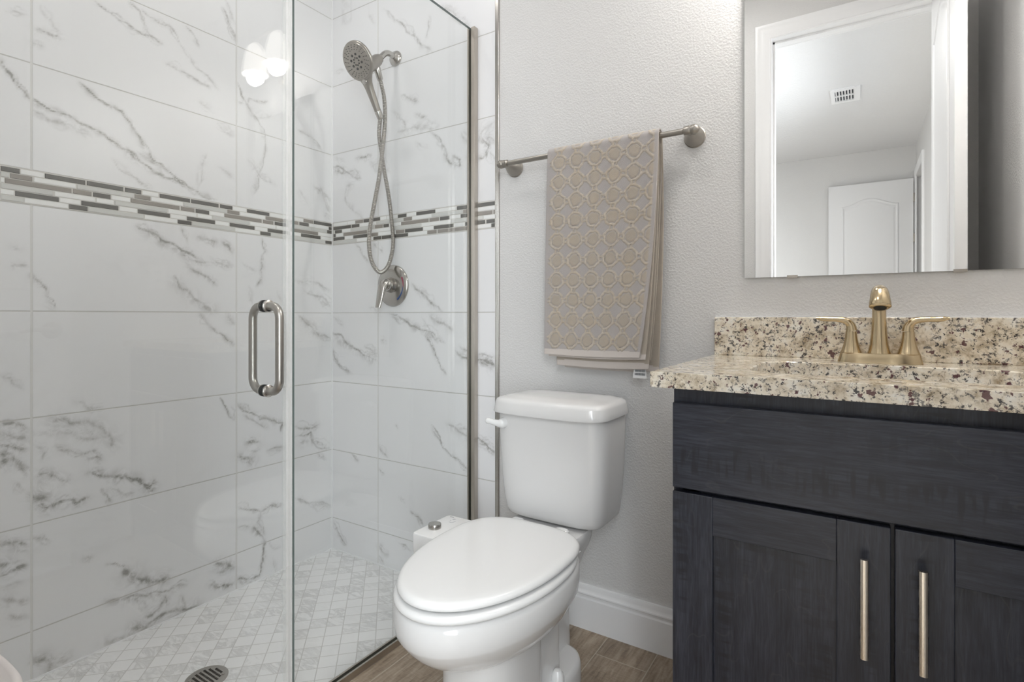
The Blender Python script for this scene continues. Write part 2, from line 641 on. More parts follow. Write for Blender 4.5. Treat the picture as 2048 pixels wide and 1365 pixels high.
def vein_field(P, lines):
    """P (n,2) wall coordinates; lines = [(pts (k,2), widths, strengths)] -> (n,)"""
    out = np.zeros(len(P))
    for pts, w, s in lines:
        m = 3 * w.max()
        for a, b, wi, si in zip(pts[:-1], pts[1:], w, s):
            lo, hi = np.minimum(a, b) - m, np.maximum(a, b) + m
            idx = np.where((P[:, 0] > lo[0]) & (P[:, 0] < hi[0]) & (P[:, 1] > lo[1]) & (P[:, 1] < hi[1]))[0]
            if len(idx) == 0:
                continue
            Q = P[idx]
            ab = b - a
            t = np.clip(((Q - a) @ ab) / max(ab @ ab, 1e-9), 0, 1)
            d = np.linalg.norm(Q - a - t[:, None] * ab, axis=1)
            out[idx] = np.maximum(out[idx], si * np.exp(-(d / wi) ** 2))
    return out


def rough_line(pts, amp):
    """midpoint displacement for a natural, wandering vein"""
    pts = np.array(pts, float)
    for k in range(3):
        new = [pts[0]]
        for a, b in zip(pts[:-1], pts[1:]):
            d = b - a
            nrm = np.array([-d[1], d[0]])
            new += [(a + b) / 2 + nrm * random.uniform(-1, 1) * amp, b]
        pts = np.array(new)
        amp *= 0.75
    return pts


def wander(n, lo, hi, step=0.3):
    """slowly varying factors along a vein"""
    k = max(3, int(n * step) + 2)
    return np.interp(np.linspace(0, 1, n), np.linspace(0, 1, k), [random.uniform(lo, hi) for _ in range(k)])


def vein(pts, amp, w, s):
    p = rough_line(pts, amp)
    n = len(p) - 1
    fade = np.clip(np.minimum(np.arange(n) + 1, n - np.arange(n)) / 3.0, 0.25, 1)
    return (p, w * wander(n, .45, 1.35), s * wander(n, .35, 1.1) * fade)


def Z(o, s, lst):
    """polylines noted on an enlarged crop: origin o, scale s"""
    return [([(o[0] + x * s, o[1] + y * s) for x, y in pl], w, k) for pl, w, k in lst]


LEFT_VEINS = []
LEFT_VEINS += Z((0, 0), 600 / 2048, [
    ([(640, 0), (760, 90), (850, 150), (950, 220), (1020, 240), (1110, 300)], 5, .75),
    ([(880, 0), (950, 70), (990, 170), (1020, 240)], 4, .55),
    ([(950, 60), (1050, 130), (1150, 170), (1230, 300), (1300, 400), (1420, 520), (1490, 610)], 5, .5),
    ([(1130, 430), (1250, 490), (1360, 560), (1450, 590)], 7, .5),
    ([(240, 200), (330, 230), (410, 250)], 8, .6), ([(220, 290), (290, 310)], 9, .4),
    ([(60, 80), (180, 100)], 5, .5), ([(280, 40), (350, 150), (400, 220)], 8, .3),
    ([(1270, 180), (1330, 250), (1350, 310)], 5, .55),
    ([(1520, 50), (1570, 170), (1610, 280)], 8, .65), ([(1540, 0), (1600, 160)], 5, .4),
    ([(0, 390), (80, 510), (200, 670), (320, 740), (450, 780), (600, 860), (700, 910), (860, 1020), (960, 1110), (1060, 1180), (1180, 1220), (1270, 1260)], 7, .95),
    ([(540, 560), (640, 650), (720, 710), (830, 760), (900, 860), (960, 950), (1040, 1090), (1150, 1170), (1260, 1250), (1350, 1310), (1480, 1365)], 6, .9),
    ([(220, 750), (330, 820), (480, 850), (620, 930)], 8, .5), ([(760, 1080), (900, 1200), (1040, 1290)], 6, .5),
    ([(940, 1040), (1060, 1120), (1190, 1220), (1290, 1300)], 5, .45),
    ([(1410, 1050), (1380, 1120), (1350, 1280)], 5, .4), ([(1490, 1140), (1600, 1220)], 7, .35),
    ([(1480, 840), (1590, 930)], 10, .4), ([(1370, 700), (1430, 740)], 10, .35),
    ([(1620, 560), (1700, 740), (1760, 820), (1810, 960), (1800, 1080), (1760, 1200), (1730, 1330)], 6, .6),
    ([(1620, 690), (1690, 720), (1700, 670), (1760, 690), (1830, 690)], 6, .5), ([(1750, 800), (1850, 790)], 4, .4),
    ([(1690, 1090), (1760, 1180), (1880, 1260)], 5, .4)])
LEFT_VEINS += Z((0, 300), 600 / 2048, [
    ([(930, 520), (1020, 560), (1100, 620), (1240, 690), (1350, 740)], 10, .85),
    ([(1240, 720), (1320, 760), (1450, 770), (1580, 800)], 8, .55),
    ([(1350, 590), (1420, 610), (1480, 630)], 10, .7), ([(1520, 630), (1590, 700)], 14, .75),
    ([(1190, 860), (1240, 950), (1320, 1010), (1400, 1070), (1480, 1100)], 13, .5),
    ([(1280, 800), (1420, 870), (1480, 930)], 9, .6), ([(1440, 740), (1590, 790)], 10, .5), ([(1230, 510), (1280, 640)], 4, .35),
    ([(1360, 1110), (1440, 1210), (1530, 1270), (1600, 1330)], 6, .7), ([(1540, 1120), (1600, 1190)], 8, .5),
    ([(200, 840), (280, 910), (320, 1000), (380, 1090)], 5, .75), ([(80, 790), (185, 790)], 6, .6), ([(60, 650), (150, 680)], 6, .35),
    ([(1790, 600), (1810, 690), (1780, 820), (1790, 880), (1750, 930)], 7, .6), ([(1650, 770), (1760, 830)], 6, .35),
    ([(1700, 930), (1720, 1050)], 7, .4), ([(1890, 960), (1920, 1040)], 5, .3)])
LEFT_VEINS += Z((0, 700), 600 / 2048, [
    ([(0, 180), (70, 190), (160, 270)], 8, .35),
    ([(1500, 320), (1540, 390), (1600, 480)], 5, .75), ([(520, 345), (600, 400), (700, 390)], 7, .6),
    ([(0, 500), (80, 500), (180, 545)], 9, .7), ([(0, 570), (100, 600), (180, 600)], 18, .6),
    ([(0, 650), (60, 660), (180, 690)], 9, .9), ([(0, 700), (40, 750), (0, 800)], 14, .7), ([(30, 690), (100, 760), (180, 860)], 9, .85),
    ([(100, 900), (180, 970)], 8, .4),
    ([(330, 480), (480, 500), (620, 500), (720, 560), (770, 620), (760, 660)], 15, .5), ([(220, 560), (480, 570), (700, 600)], 12, .35),
    ([(250, 660), (310, 700), (290, 750)], 8, .45), ([(380, 650), (480, 690), (560, 710), (660, 680)], 8, .55),
    ([(600, 740), (660, 730), (690, 750)], 11, .75), ([(250, 860), (320, 840), (480, 890)], 10, .7), ([(240, 900), (330, 930)], 10, .4), ([(430, 900), (470, 880)], 9, .5),
    ([(600, 830), (730, 865), (860, 870), (950, 890), (1020, 940), (1060, 910)], 11, 1.0), ([(580, 850), (720, 820)], 9, .5),
    ([(690, 940), (730, 990), (760, 1040)], 6, .6), ([(730, 940), (850, 990), (920, 980)], 8, .4),
    ([(205, 990), (320, 1010)], 18, .8), ([(250, 1060), (320, 1080), (400, 1040), (500, 1020), (520, 1050), (600, 1010)], 9, .95),
    ([(1620, 370), (1720, 430), (1850, 480), (1930, 500), (1920, 560)], 8, .75), ([(1660, 440), (1740, 490), (1830, 530)], 8, .5),
    ([(1680, 640), (1770, 630)], 16, .75), ([(1620, 730), (1700, 740), (1730, 770)], 14, .65), ([(1820, 690), (1945, 665)], 7, .6), ([(1720, 700), (1780, 680)], 10, .4)])
LEFT_VEINS += Z((0, 1000), 600 / 2048, [
    ([(1620, 45), (1700, 70), (1780, 80), (1850, 40), (1940, 30)], 7, .8), ([(1780, 80), (1760, 150), (1800, 250)], 7, .6), ([(1620, 190), (1710, 185)], 6, .5),
    ([(1720, 190), (1790, 250), (1800, 350), (1790, 430), (1770, 520), (1700, 545), (1620, 540)], 9, .95),
    ([(1840, 280), (1860, 330), (1930, 320)], 5, .3), ([(1860, 390), (1880, 500)], 5, .3),
    ([(0, 310), (90, 290), (185, 315)], 15, .7), ([(0, 450), (60, 440)], 14, .8), ([(0, 525), (70, 490), (180, 450)], 9, .9),
    ([(0, 680), (100, 690), (190, 690)], 12, .45), ([(60, 790), (190, 800)], 10, .55), ([(0, 600), (150, 560)], 10, .3),
    ([(210, 265), (270, 265), (340, 285)], 5, .6), ([(270, 265), (310, 240)], 4, .5), ([(570, 400), (640, 400)], 8, .5),
    ([(720, 440), (800, 440), (850, 460)], 6, .7), ([(850, 470), (890, 510), (960, 545), (1050, 560), (1140, 545)], 20, .85),
    ([(720, 700), (850, 680), (1000, 655), (1150, 625), (1280, 580)], 9, .75), ([(1460, 450), (1520, 430), (1600, 465)], 13, .8), ([(1460, 490), (1560, 480)], 10, .5),
    ([(1440, 580), (1540, 590), (1600, 570)], 12, .9), ([(990, 800), (1080, 750), (1120, 690)], 11, .7), ([(940, 680), (1010, 740)], 8, .5),
    ([(890, 880), (1000, 870), (1090, 800), (1240, 750), (1370, 730)], 13, .8), ([(1120, 640), (1140, 730)], 9, .6), ([(1240, 650), (1260, 760)], 8, .6),
    ([(700, 985), (850, 940), (1000, 890)], 14, .5), ([(210, 1100), (300, 1090), (360, 1120), (480, 1080)], 16, .6), ([(340, 1110), (340, 1170)], 14, .5)])
LEFT_VEINS += Z((550, 0), 500 / 1706, [([(150, 880), (240, 930), (320, 1030)], 7, .4), ([(260, 1270), (320, 1300), (380, 1365)], 9, .6), ([(320, 40), (390, 110)], 4, .35)])
LEFT_VEINS += Z((550, 350), 500 / 1706, [
    ([(280, 80), (330, 130), (385, 270)], 7, .55), ([(340, 270), (385, 290)], 8, .5), ([(160, 90), (230, 200)], 5, .3),
    ([(140, 720), (300, 740), (380, 790)], 6, .45), ([(200, 790), (300, 830), (385, 900)], 9, .6),
    ([(160, 960), (240, 1030), (300, 1100), (380, 1115)], 9, .6), ([(250, 1010), (290, 1070)], 11, .4)])
LEFT_VEINS += Z((550, 850), 450 / 1193, [
    ([(110, 10), (180, 20), (230, 0)], 10, .6), ([(110, 60), (190, 40), (200, 90), (290, 125)], 9, .75), ([(225, 150), (270, 180)], 7, .6),
    ([(110, 390), (180, 420), (300, 442)], 6, .7), ([(130, 100), (180, 80)], 10, .5)])
BACK_VEINS = []
BACK_VEINS += Z((550, 0), 500 / 1706, [
    ([(740, 60), (850, 150), (960, 250), (1000, 310), (1070, 350)], 8, .6), ([(1050, 110), (1050, 190), (1030, 260)], 6, .5),
    ([(1130, 40), (1230, 100), (1330, 180)], 12, .4), ([(450, 150), (520, 140)], 6, .4), ([(640, 100), (680, 160)], 8, .35), ([(410, 480), (470, 480)], 7, .4),
    ([(860, 650), (920, 670), (980, 690)], 7, .6), ([(800, 760), (880, 830), (900, 900)], 8, .45), ([(960, 780), (1040, 800)], 8, .5),
    ([(840, 900), (960, 870), (1120, 860)], 12, .5), ([(400, 1140), (480, 1170), (590, 1215)], 10, .85), ([(550, 1080), (610, 1075), (660, 1060)], 10, .7),
    ([(690, 1090), (780, 1170)], 9, .5), ([(640, 1100), (760, 1190)], 7, .4),
    ([(1060, 900), (1140, 990), (1170, 1080), (1210, 1120), (1260, 1140), (1260, 1090), (1210, 1060)], 7, .75), ([(1270, 900), (1340, 980), (1330, 1090)], 10, .55),
    ([(960, 970), (1050, 1000)], 5, .4), ([(400, 1080), (480, 1100)], 5, .3),
    ([(1390, 1080), (1440, 1060), (1460, 990), (1410, 940)], 9, .8), ([(1430, 940), (1510, 970)], 8, .7), ([(1390, 960), (1500, 830)], 14, .4), ([(1450, 1020), (1500, 1120)], 6, .5)])
BACK_VEINS += Z((550, 350), 500 / 1706, [
    ([(550, 470), (600, 550), (640, 600)], 6, .6), ([(670, 470), (700, 500), (740, 520)], 8, .4), ([(490, 60), (480, 170), (560, 260), (600, 300)], 8, .4), ([(490, 80), (540, 70)], 12, .4),
    ([(930, 740), (980, 790), (1030, 830), (1080, 890), (1140, 935)], 9, .65), ([(640, 900), (700, 930)], 7, .3),
    ([(780, 950), (880, 990), (980, 1050), (1110, 1140)], 8, .8), ([(1000, 970), (1090, 1090), (1160, 1150)], 6, .55),
    ([(1030, 1100), (1080, 1180), (1110, 1260), (1170, 1365)], 5, .9), ([(1050, 950), (1150, 1010), (1220, 1060)], 10, .5),
    ([(1230, 1200), (1330, 1260), (1440, 1270), (1500, 1310)], 12, .95), ([(1260, 1170), (1330, 1220)], 8, .6), ([(1380, 1230), (1500, 1240)], 10, .6), ([(1380, 1280), (1480, 1330)], 8, .7),
    ([(390, 960), (470, 1040)], 8, .4), ([(390, 1080), (500, 1160), (600, 1230), (700, 1270)], 9, .85), ([(610, 1170), (700, 1220)], 9, .6),
    ([(395, 1190), (440, 1300), (520, 1350)], 6, .85), ([(720, 1130), (760, 1135)], 7, .5)])
BACK_VEINS += Z((550, 850), 450 / 1193, [
    ([(830, 0), (880, 90), (920, 150), (980, 190), (1030, 250)], 5, 1.0), ([(910, 0), (1000, 50), (1040, 90)], 10, .6), ([(960, 20), (1030, 40)], 8, .5),
    ([(1060, 60), (1130, 120), (1165, 150)], 10, .95), ([(1070, 110), (1160, 100)], 8, .6), ([(400, 150), (440, 190)], 6, .8), ([(550, 110), (600, 175)], 11, .5),
    ([(550, 230), (580, 260)], 4, .6), ([(660, 390), (690, 412)], 6, .6), ([(720, 460), (760, 490), (790, 545)], 7, .75),
    ([(305, 510), (345, 590), (380, 640)], 9, .6), ([(660, 630), (720, 670)], 4, .7), ([(545, 640), (600, 690)], 10, .6), ([(550, 690), (580, 740)], 6, .4), ([(640, 0), (650, 20)], 5, .5)])


def tile_wall(name, ax, lo, hi, lines, mat, back_boxes):
    """finely gridded tile face (for the vein mask) with the wall's body behind it"""
    st = 0.004
    nu, nv = int((hi - lo) / st) + 1, int((2.3 + 0.03) / st) + 1
    U = np.linspace(lo, hi, nu)
    V = np.concatenate([np.linspace(-0.03, 2.3, nv), [H]])
    nv = len(V)
    uu, vv = np.meshgrid(U, V)
    P = np.stack([uu.ravel(), vv.ravel()], 1)
    pl, haze = [], []
    wax = 'x' if ax == 'y' else 'y'
    for pts, w, s in lines:
        q = []
        for px, py in pts:
            p = at(px, py, wax, 0.0)
            q.append((p[1] if ax == 'y' else p[0], p[2]))
        q = np.array(q)
        # widths were noted on enlarged crops; about half a millimetre of wall per unit
        pl.append(vein(q, 0.17, max(0.0026, w * 0.00042), s))
        haze.append(vein(q + np.array([0, -.002]), 0.10, max(0.009, w * 0.0016), s))
        for _ in range(4 if w >= 7 else 2):
            off = np.array([random.uniform(-.5, .5), random.uniform(-1, 1)]) * (.006 + w * .0009)
            k0 = random.randint(0, max(0, len(q) - 2))
            sub = q[k0:k0 + random.randint(2, 4)]
            if len(sub) > 1:
                pl.append(vein(sub + off, 0.30, 0.0023, s * random.uniform(.25, .6)))
    f = vein_field(P, pl)
    fh = vein_field(P, haze)
    n = len(P)
    co = np.zeros((n, 3))
    if ax == 'y':
        co[:, 1] = P[:, 0]
    else:
        co[:, 0] = P[:, 0]
    co[:, 2] = P[:, 1]
    i, j = np.meshgrid(np.arange(nu - 1), np.arange(nv - 1))
    a = (j * nu + i).ravel()
    quads = np.stack([a, a + 1, a + nu + 1, a + nu], 1) if ax == 'x' else np.stack([a, a + nu, a + nu + 1, a + 1], 1)
    bv, bf = [], []
    for (x0, x1, y0, y1, z0, z1) in back_boxes:
        k = n + len(bv)
        bv += [(x0, y0, z0), (x1, y0, z0), (x1, y1, z0), (x0, y1, z0), (x0, y0, z1), (x1, y0, z1), (x1, y1, z1), (x0, y1, z1)]
        bf += [[k + q for q in qd] for qd in ((3, 2, 1, 0), (4, 5, 6, 7), (0, 1, 5, 4), (1, 2, 6, 5), (2, 3, 7, 6), (3, 0, 4, 7))]
    me = bpy.data.meshes.new(name)
    allv = np.vstack([co, np.array(bv)])
    allf = np.vstack([quads, np.array(bf)]).astype(np.int32)
    me.vertices.add(len(allv))
    me.vertices.foreach_set('co', allv.ravel())
    me.loops.add(allf.size)
    me.loops.foreach_set('vertex_index', allf.ravel())
    me.polygons.add(len(allf))
    me.polygons.foreach_set('loop_start', np.arange(0, allf.size, 4, dtype=np.int32))
    me.update(calc_edges=True)
    me.validate()
    at_ = me.attributes.new('vein', 'FLOAT', 'POINT')
    at_.data.foreach_set('value', np.concatenate([f, np.zeros(len(bv))]).astype(np.float32))
    ah = me.attributes.new('haze', 'FLOAT', 'POINT')
    ah.data.foreach_set('value', np.concatenate([fh, np.zeros(len(bv))]).astype(np.float32))
    me.materials.append(mat)
    o = bpy.data.objects.new(name, me)
    COL.objects.link(o)
    return o


struct(tile_wall('wall_left', 'y', YF, 0.0, LEFT_VEINS, M['tileL'], [(-0.12, -0.002, YF, 0.1, -0.03, H)]),
       'marble-look porcelain tile wall on the long left side of the shower', 'wall')
struct(tile_wall('wall_shower', 'x', 0.0, XT, BACK_VEINS, M['tileB'], [(0.0, XT, 0.002, 0.1, -0.03, H)]),
       'marble-look porcelain tile wall carrying the shower head and valve', 'wall')
struct(obj('wall_back', boxes((XT, XR + 0.12, PW, 0.1, 0.0, H)), M['paint'], smooth=0), 'textured greige painted wall behind toilet, towel bar and mirror', 'wall')
struct(obj('wall_right', boxes((XR, XR + 0.12, YF, PW, 0.0, H)), M['paint'], smooth=0), 'greige painted wall at the right end of the vanity', 'wall')
struct(obj('wall_front', boxes((0.886, DX0 - 0.02, YH, YF, 0, H), (DX1 + 0.02, 2.55, YH, YF, 0, H), (DX0 - 0.02, DX1 + 0.02, YH, YF, DZ + 0.02, H)), M['paint'], smooth=0),
       'greige wall with the doorway, seen in the mirror', 'wall')
struct(obj('wall_shower_front', boxes((-0.12, XT, YH, YF, -0.03, H)), M['tileB'], smooth=0), 'tiled end wall of the shower opposite the shower head', 'wall')
struct(obj('floor', boxes((0.802, XR + 0.12, YH, 0.1, -0.08, 0.0)), M['plank'], smooth=0), 'brown wood-look plank tile bathroom floor', 'floor')
o = obj('floor', boxes((-0.12, 0.778, YF, 0.1, -0.1, -0.03)), M['sfloor'], smooth=0)
struct(o, 'shower floor of small diagonal marble tiles', 'floor')
struct(obj('ceiling', boxes((-0.12, XR + 0.12, YH, 0.1, H, H + 0.08)), M['ceil'], smooth=0), 'white bathroom ceiling', 'ceiling')

# the bedroom beyond the doorway (seen in the mirror)
HX0, HX1, HY1 = -1.6, 2.49, -5.47
struct(obj('floor', boxes((HX0, 3.3, HY1, YH, -0.08, 0.0)), M['carpet'], smooth=0), 'bedroom floor beyond the doorway', 'floor')
struct(obj('ceiling', boxes((HX0, HX1 + .12, HY1 - .1, YH, H, H + 0.08), (HX1 + .12, 3.3, HY1 - .1, -4.4, H, H + 0.08)), M['ceil'], smooth=0), 'textured bedroom ceiling seen in the mirror', 'ceiling')
struct(obj('wall_bedroom_far', boxes((HX0 - .1, 3.3, HY1 - 0.1, HY1, 0, H)), M['paint'], smooth=0), 'far bedroom wall behind the white panel door in the mirror', 'wall')
OY0, OY1 = -5.43, -4.68
WY0, WY1, WZ0, WZ1 = -3.7, -2.0, 0.25, 2.25
struct(obj('wall_bedroom_right', boxes((HX1, HX1 + .12, OY1 + .02, WY0, 0, H), (HX1, HX1 + .12, WY1, YH, 0, H), (HX1, HX1 + .12, WY0, WY1, 0, WZ0), (HX1, HX1 + .12, WY0, WY1, WZ1, H), (HX1, HX1 + .12, HY1, OY1 + .02, 2.48, H), (HX1, HX1 + .12, HY1, OY0 - .005, 0, 2.48)), M['paint'], smooth=0),
       'right bedroom wall with the far doorway', 'wall')
struct(obj('wall_closet', boxes((3.2, 3.3, HY1, -4.4, 0, H), (HX1 + .12, 3.2, -4.5, -4.4, 0, H)), M['paint'], smooth=0), 'wall behind the far doorway', 'wall')
struct(obj('wall_bedroom_near', boxes((HX0, -0.12, YH, YF, 0, H)), M['paint'], smooth=0), 'bedroom wall beside the shower', 'wall')
struct(obj('wall_bedroom_left', boxes((HX0 - .1, HX0, HY1, YH, 0, H)), M['paint'], smooth=0), 'left bedroom wall', 'wall')
WX = HX1 + .06  # window added out of the mirror's view to fill the bathroom with light
ym = (WY0 + WY1) / 2
wf = obj('added_window_1', boxes((WX, WX + .05, WY0, WY0 + .05, WZ0, WZ1), (WX, WX + .05, WY1 - .05, WY1, WZ0, WZ1), (WX, WX + .05, WY0 + .05, WY1 - .05, WZ0, WZ0 + .05),
                           (WX, WX + .05, WY0 + .05, WY1 - .05, WZ1 - .05, WZ1), (WX, WX + .05, ym - .02, ym + .02, WZ0 + .05, WZ1 - .05)), M['trim'], smooth=0)
struct(wf, 'tall bedroom window added to let in fill daylight', 'window')
for ya, yb in ((WY0 + .05, ym - .02), (ym + .02, WY1 - .05)):
    obj('added_window_pane', boxes((WX + .022, WX + .028, ya, yb, WZ0 + .05, WZ1 - .05)), M['glass'], wf, smooth=0)


# ---- door linings and casings
def casing_profile(w=0.079):
    """(across, out) points of a colonial casing"""
    return [(0, 0), (0, .010), (.006, .013), (.012, .011), (.030, .014), (.044, .017), (.058, .0165), (.064, .019), (.076, .019), (w, .014), (w, 0)]


def casing_frame(name, plane, face, sgn, a0, a1, ztop, label):
    """mitred casing round an opening a0..a1 x 0..ztop on plane 'y' or 'x' = face, standing out by sgn"""
    bm = bmesh.new()
    pr = casing_profile()
    loops = []
    for (a, z, sx, sz) in ((a0, 0, -1, 0), (a0, ztop, -1, 1), (a1, ztop, 1, 1), (a1, 0, 1, 0)):
        lp = []
        for d, h in pr:
            u, zz, w = a + sx * d, z + sz * d, face + sgn * h
            lp.append((u, w, zz) if plane == 'y' else (w, u, zz))
        loops.append(lp)
    L = [[bm.verts.new(p) for p in lp] for lp in loops]
    for A, B in zip(L[:-1], L[1:]):
        for i in range(len(A)):
            j = (i + 1) % len(A)
            bm.faces.new((A[i], A[j], B[j], B[i]))
    bm.faces.new(L[0])
    bm.faces.new(L[-1])
    bmesh.ops.recalc_face_normals(bm, faces=bm.faces[:])
    return struct(obj(name, bm, M['trim'], smooth=25), label, 'trim')


casing_frame('trim_1', 'y', YF, 1, DX0, DX1, DZ, 'white moulded casing round the bathroom doorway, seen in the mirror')
casing_frame('trim_2', 'y', YH, -1, DX0, DX1, DZ, 'white casing on the bedroom side of the doorway')
struct(obj('trim_3', boxes((DX0 - .02, DX0, YH, YF, 0, DZ), (DX1, DX1 + .02, YH, YF, 0, DZ), (DX0 - .02, DX1 + .02, YH, YF, DZ, DZ + .02),
                           (DX0, DX0 + .011, -1.60, -1.565, 0, DZ), (DX0, DX1, -1.60, -1.565, DZ - .011, DZ)), M['trim'], smooth=0, bevel=.001), 'white jamb lining of the bathroom doorway', 'trim')
casing_frame('trim_4', 'x', HX1, -1, OY0 + .078, OY1, 2.46, 'white casing of the far bedroom doorway')
struct(obj('trim_5', boxes((HX1, HX1 + .12, OY1, OY1 + .02, 0, 2.46), (HX1, HX1 + .12, OY0 - .005, OY1 + .02, 2.46, 2.48), (HX1, HX1 + .12, OY0 - .005, OY0 + .015, 0, 2.46)), M['trim'], smooth=0),
       'white jamb of the far bedroom doorway', 'trim')


# ---- doors: two-panel slab with arched top panel, mould ridges built on
def panel_loop(w0, w1, z0, z1, arch, n=20):
    pts = [(w0, z0), (w1, z0), (w1, z1)]
    for i in range(1, n):
        t = i / n
        pts.append((w1 + (w0 - w1) * t, z1 + arch * (0.5 - 0.5 * math.cos(2 * PI * t))))
    pts.append((w0, z1))
    return pts


def inset_loop(lp, d):
    n = len(lp)
    out = []
    for i in range(n):
        p0, p1, p2 = Vector(lp[i - 1]), Vector(lp[i]), Vector(lp[(i + 1) % n])
        e1, e2 = (p1 - p0).normalized(), (p2 - p1).normalized()
        n1, n2 = Vector((-e1.y, e1.x)), Vector((-e2.y, e2.x))
        m = (n1 + n2)
        m = m / max(m.dot(n1), 0.3)
        out.append((p1.x + m.x * d, p1.y + m.y * d))
    return out


def door_slab(name, width, height, t=0.035):
    """door in local coords: width along +u, thickness along w, base at 0; returns bmesh (u,w,z)"""
    bm = bmesh.new()
    box(bm, 0, width, 0, t, 0, height)
    pl = [panel_loop(.125, width - .125, 1.10, height - .24, .075), panel_loop(.125, width - .125, .22, .95, 0.0)]
    for lp in pl:
        for side, w in ((-1, 0.0), (1, t)):
            prof = [(0, 0.0004), (.006, .006), (.014, .007), (.022, .002), (.030, .0015), (.040, .0048), (.05, .0052)]
            L = []
            for d, h in prof:
                L.append([bm.verts.new((u, w + side * h, z)) for u, z in inset_loop(lp, d)])
            for A, B in zip(L[:-1], L[1:]):
                for i in range(len(A)):
                    j = (i + 1) % len(A)
                    bm.faces.new((A[i], A[j], B[j], B[i]))
            bm.faces.new(L[-1])
    bmesh.ops.recalc_face_normals(bm, faces=bm.faces[:])
    return bm


# bathroom door, swung fully open into the room
bm = door_slab('door_1', 0.71, 2.44)
bmesh.ops.transform(bm, matrix=Matrix.Translation((2.301, -1.517, 0.008)) @ Matrix.Rotation(PI / 2, 4, 'Z'), verts=bm.verts[:])
d1 = struct(obj('door_1', bm, M['door'], smooth=30), 'white panel bathroom door standing open, edge-on in the mirror', 'door')
bm = bmesh.new()
hy = -0.868
for sx, xf in ((-1, 2.265), (1, 2.301)):
    lathe(bm, (xf, hy, .955), (sx, 0, 0), [(0, .033), (.004, .033), (.009, .028), (.012, .013), (.045, .011), (.052, .011), (.056, .004)], 24)
    tube(bm, [(xf + sx * .045, hy + .008, .957), (xf + sx * .047, hy - .03, .960), (xf + sx * .046, hy - .07, .957), (xf + sx * .043, hy - .105, .950)], [.010, .009, .0075, .006], 12)
obj('door_handle', bm, M['nickel2'], d1)
# bedroom closet door, open against the far wall
bm = door_slab('door_2', 0.765, 2.44)
bmesh.ops.transform(bm, matrix=Matrix.Translation((1.70, -5.435, 0.012)), verts=bm.verts[:])
d2 = struct(obj('door_2', bm, M['door'], smooth=30), 'white two-panel door with an arched top panel, reflected in the mirror', 'door')
for hz in (1.22, 1.83, 2.25):
    obj('hinge', boxes((2.462, 2.476, -5.425, -5.395, hz - .045, hz + .045), (2.466, 2.476, -5.40, -5.385, hz - .045, hz + .045)), M['nickel2'], d2, bevel=.002)


# ---- baseboards
def baseboard(name, x0, x1, y, label):
    pr = [(0, 0), (.015, 0), (.015, .098), (.012, .103), (.0125, .110), (.015, .113), (.0145, .117), (.011, .121), (.009, .128), (.0085, .139), (.0075, .141), (0, .141)]
    bm = bmesh.new()
    loft(bm, [[(x, y - d, z) for d, z in pr] for x in (x0, x1)])
    return struct(obj(name, bm, M['trim'], smooth=30), label, 'baseboard')


baseboard('baseboard_back', .9045, 1.688, PW, 'white moulded baseboard along the wall behind the toilet')
struct(obj('baseboard_front', boxes((0.80, DX0 - .08, YF, YF + .014, 0, .135)), M['trim'], bevel=.004), 'white baseboard under the door wall', 'baseboard')

# ---- tile edge trim and mosaic bands
bm = bmesh.new()
box(bm, XT, XT + .0165, -0.0025, PW + .01, 0.0, H)
struct(obj('trim_6', bm, M['chrome'], bevel=.002), 'slim nickel edge trim where the shower tile ends', 'trim')

bm = boxes((0, .0042, -.0042, 0, -.03, H), (0.0042, .777, -.0040, 0, -.03, -.0262), (0, .0040, YF, -.0042, -.03, -.0262))
struct(obj('trim_10', bm, M['trim'], smooth=0), 'white caulk line in the corner and along the foot of the shower tile', 'trim')

ROWZ = [1.4275 - .002 - i * (0.099 - .004) / 6 for i in range(7)]
DARK, MID, WHITE, LIGHT = 1, 2, 3, 4
KEY = {'D': DARK, 'M': MID, 'W': WHITE, 'L': LIGHT}


def parse(txt, o, s):
    out = []
    for tok in txt.split():
        k = KEY[tok[0]]
        a, b = re.match(r'(-?\d+)-(\d+)', tok[1:]).groups()
        out.append((k, o + float(a) * s, o + float(b) * s))
    return out


SA, SB = 600 / 2048, 420 / 2048
LM = [
    ('D0-135 W137-300 D303-582 D590-842 D850-965 W970-1080 D1087-1297 D1302-1492 D1500-1586 W1588-1680 D1684-1838 W1840-1978', 'W-4-128 M130-225 D230-408'),
    ('L0-63 M66-220 W228-518 L522-910 M916-1027 W1030-1248 L1250-1548 M1550-1634 W1636-1808 M1812-1975', 'M-4-82 D88-182 W185-372 D376-408'),
    ('W0-28 M30-488 M495-625 D632-755 W760-888 M890-1225 M1232-1328 D1333-1427 W1430-1528 M1530-1786 M1793-1866 D1873-1970', 'L-4-200 L203-355 D358-408'),
    ('L0-360 W370-650 W655-775 L780-1140 W1145-1340 W1345-1445 L1450-1700 W1705-1880 W1885-1978', 'M-4-272 W275-408'),
    ('W0-96 D100-402 W405-548 D552-808 W812-935 D938-1160 W1163-1270 D1274-1467 W1470-1562 D1566-1737 W1740-1823 D1826-1978', 'W-4-102 D106-296 W300-408'),
    ('L0-160 W163-465 D468-598 L600-980 W985-1208 D1211-1308 L1310-1600 W1603-1772 D1775-1848 L1850-1978', 'L-4-340 D342-408')]
